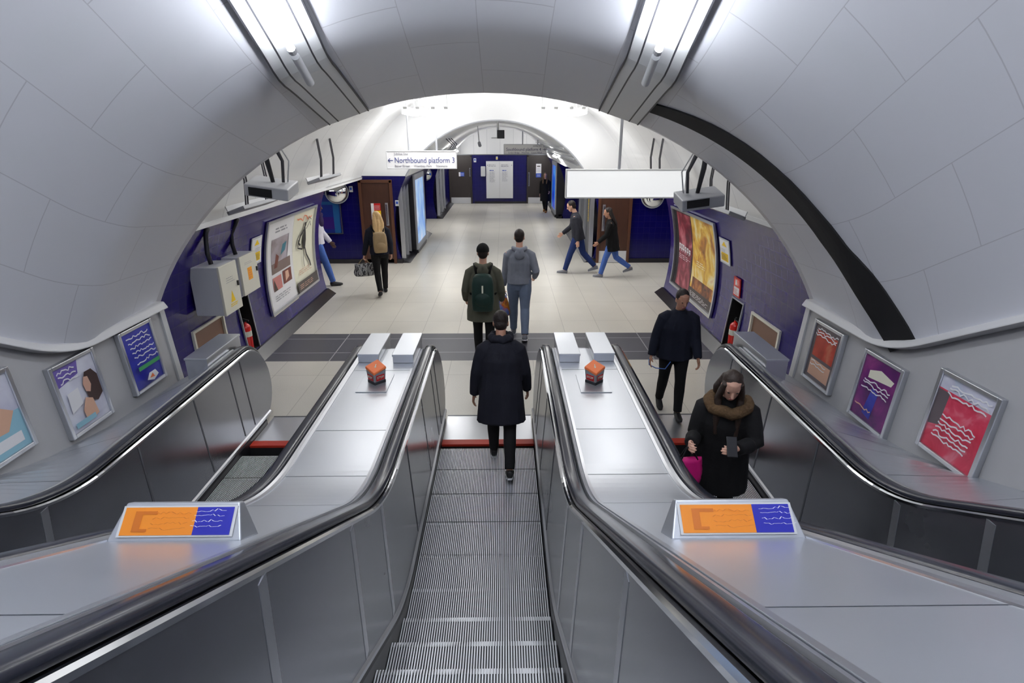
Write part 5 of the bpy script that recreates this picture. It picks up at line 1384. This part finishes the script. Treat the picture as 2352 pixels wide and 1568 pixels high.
p_jean = person((1.92, 13.3, 0), 78, 1.76, 'man in a dark grey jacket and jeans striding left under the blank white sign', S_light,
    dict(lean=10, legs=walk(22, 26), arms=((-20, 8, 20, 4), (22, 8, 28, 4)), head=(0, 14)),
    dict(jacket=(Cl_dgrey, -.08, 1.12), trousers=Cl_jean, shoes=Sh_grey, soles=1, hair=(Hh_dark, 0), hem_rx=.18))
p_c9 = person((2.66, 12.9, 0), 80, 1.63, 'person in a black coat and bright blue jeans striding past the plain brown door', S_mid,
    dict(lean=8, legs=walk(20, 40), arms=((18, 8, 30, 4), (-24, 8, 8, 4)), head=(0, 8)),
    dict(jacket=(Cl_black, -.22, 1.15), jacket_name='coat', trousers=Cl_jean2, shoes=Sh_grey, soles=1, hair=(Hh_dark, .12), hem_rx=.19))
p_far = person((1.93, 24.7, 0), 165, 1.64, 'person in a long black coat and tan boots by the far right-hand door', S_light,
    dict(lean=3, legs=walk(14, 18), arms=((16, 10, 40, 6), (-6, 10, 16, 6)), head=(10, 0)),
    dict(jacket=(Cl_black, -.40, 1.15), jacket_name='coat', trousers=Cl_black, shoes=Sh_brown, boots=1, hair=(Hh_brown, .14), front_hair=1, hem_rx=.21), vox=.007)
p_man = person((2.13, 6.0, 0), 176, 1.55, 'man in dark navy clothes walking towards the escalator that carries the woman', S_mid,
    dict(lean=5, legs=walk(12, 14), arms=((10, 10, 26, 6), (-6, 16, 20, 4)), head=(10, 14), curl=(50, 40)),
    dict(jacket=(Cl_dnavy, -.10, 1.22), trousers=Cl_black, shoes=Sh_black, hair=(Hh_dark, 0), hem_rx=.20))
p_wom = person((1.86, 3.80, hpath(3.8)), 162, 1.55, 'long-haired woman in a black coat with brown fur collar looking at her phone', S_light,
    dict(lean=4, legs=((2, 4, 0), (4, 6, 0)), arms=((26, 14, 74, 52), (12, 12, 88, 4)), head=(6, 24), curl=(60, 75)),
    dict(jacket=(Cl_black, -.34, 1.26), jacket_name='coat', trousers=Cl_black, shoes=Sh_black, hair=(Hh_brown2, .26), front_hair=1, scarf=Cl_fur, scarf_name='fur_collar', scarf_dim=(.155, .125, .052, .505), scarf_drop=1, hem_rx=.21))

# ------------------------------------------------------------------ things carried
def backpack(p, m, strap, label, w=.155, d=.10, h=.25, dz=.28, stripe=None):
    root = thing('backpack', p['back'], label, 'backpack')
    fr, sp, fwd = p['fr'], p['sp'], p['fwd']
    c = sp(dz) - fwd * (.155 + d * .75)
    mb = MB(); rot = Matrix.Rotation(-math.acos(max(-1, min(1, p['t'].z))), 3, 'X')
    rings = []
    for z_, k_ in ((-h, .80), (-h + .02, .94), (-h * .5, 1.0), (0, 1.0), (h * .5, .97), (h * .8, .86), (h * .95, .66), (h, .40)):
        rg = []
        for k in range(24):
            a_ = 2 * PI * k / 24; ca, sa = math.cos(a_), math.sin(a_)
            rg.append(c + rot @ Vector((w * k_ * (abs(ca) ** .55) * (1 if ca >= 0 else -1), d * k_ * (abs(sa) ** .55) * (1 if sa >= 0 else -1), z_)))
        rings.append(rg)
    mb.loft(rings); o = mb.build('pack_body', m, None, smooth=True, angle=50); o.data.transform(fr); attach(o, root)
    mb = MB(); blob(mb, c + rot @ Vector((0, -d * .75, -h * .35)), (w * .78, d * .55, h * .42), rot); o = mb.build('front_pocket', m, None, smooth=True); o.data.transform(fr); attach(o, root)
    if stripe:
        mb = MB(); mb.tube([c + rot @ Vector((0, -d * 1.03, h * .42)), c + rot @ Vector((0, -d * 1.05, h * .02))], .012, 8); o = mb.build('pale_tab', stripe, None); o.data.transform(fr); attach(o, root)
    for sd in (-1, 1):
        mb = MB(); pts = [sp(.42) - fwd * .14 + Vector((sd * .09, 0, 0)), sp(.53) - fwd * .07 + Vector((sd * .115, 0, 0)), sp(.555) + Vector((sd * .125, 0, 0)), sp(.48) + fwd * .13 + Vector((sd * .13, 0, 0)), sp(.30) + fwd * .17 + Vector((sd * .14, 0, 0)), sp(.16) + fwd * .05 + Vector((sd * .215, 0, 0)), sp(.14) - fwd * .10 + Vector((sd * .17, 0, 0))]
        mb.tube(pts, .016, 8); o = mb.build('strap', strap, None, smooth=True); o.data.transform(fr); attach(o, root)
    return root
backpack(p_parka, Cl_green, Cl_black, 'dark green backpack with a pale tab worn over the olive parka', h=.26, dz=.19, stripe=A_cream)
backpack(p_blonde, Cl_tan, Cl_black, 'tan backpack worn under the long blonde hair', w=.14, d=.085, h=.21, dz=.22)
def carrier(name, top, w, d, h, m, label, cat, hm, taper=.7, yaw=0.0):
    top = Vector(top); root = thing(name, top - Vector((0, 0, h + .10)), label, cat)
    R = Matrix.Rotation(RAD(yaw), 3, 'Z'); mb = MB(); rings = []; r_ = random.Random(len(label))
    for i in range(8):
        u = i / 7; z_ = -.10 - h * (1 - u) if False else -.10 - h * u; kw = taper + (1 - taper) * min(1, u * 1.6); kd = .35 + .65 * min(1, u * 1.5)
        if u > .9: kw *= .9; kd *= .75
        ring = []
        for k in range(20):
            a_ = 2 * PI * k / 20; j = 1 + .05 * math.sin(5 * a_ + i)
            ring.append(top + R @ Vector((w / 2 * kw * j * math.cos(a_), d / 2 * kd * j * math.sin(a_), z_)))
        rings.append(ring)
    mb.loft(rings); mb.build('bag_body', m, root, smooth=True)
    for sd in (-1, 1):
        MB().tube([top + R @ Vector((-w * .28, sd * d * .14, -.11)), top + R @ Vector((-w * .10, sd * .006, -.02)), top + Vector((0, 0, .004)), top + R @ Vector((w * .10, sd * .006, -.02)), top + R @ Vector((w * .28, sd * d * .14, -.11))], .006, 6).build('handle', hm, root, smooth=True)
    return root
carrier('carrier_bag', p_grey['hands'][0], .24, .26, .33, M_bagblue, 'blue and orange plastic carrier bag in the left hand of the man in grey', 'bag', MATS['print_blue'], .5, 60)
carrier('striped_bag', p_blonde['hands'][0] + Vector((-.0, 0, 0)), .42, .16, .26, M_stripe, 'black and white striped bag carried by the blonde person', 'bag', Cl_tan, .9, 20)
carrier('magenta_bag', p_wom['hands'][1], .24, .12, .22, M_pink, 'magenta bag held low by the long-haired woman in black', 'bag', Cl_black, .9, 10)
ph = p_wom['hands'][0]
root = thing('mobile_phone', ph, 'dark mobile phone in the hand of the long-haired woman', 'phone')
Rp = Matrix.Rotation(RAD(172), 3, 'Z') @ Matrix.Rotation(RAD(40), 3, 'X')
MB().box(ph + Vector((0, -.01, .035)), (.072, .010, .145), Rp).build('case', M_phone, root, bevel=.004)
MB().box(ph + Vector((0, -.01, .035)) + Rp @ Vector((0, -.006, 0)), (.064, .002, .13), Rp).build('screen', M_matblack, root)
hd = p_man['hands'][1]
tag(MB().tube([hd + Vector((-.01, 0, .03)), hd + Vector((-.01, -.02, -.03)), hd + Vector((.06, -.05, -.06)), hd + Vector((.16, -.08, -.06)), hd + Vector((.22, -.06, .02))], .006, 6).build('strap', mat('blue_strap', srgb(70, 110, 180), .6), None, smooth=True), 'thin blue strap hanging from the hand of the man in dark navy', 'strap')
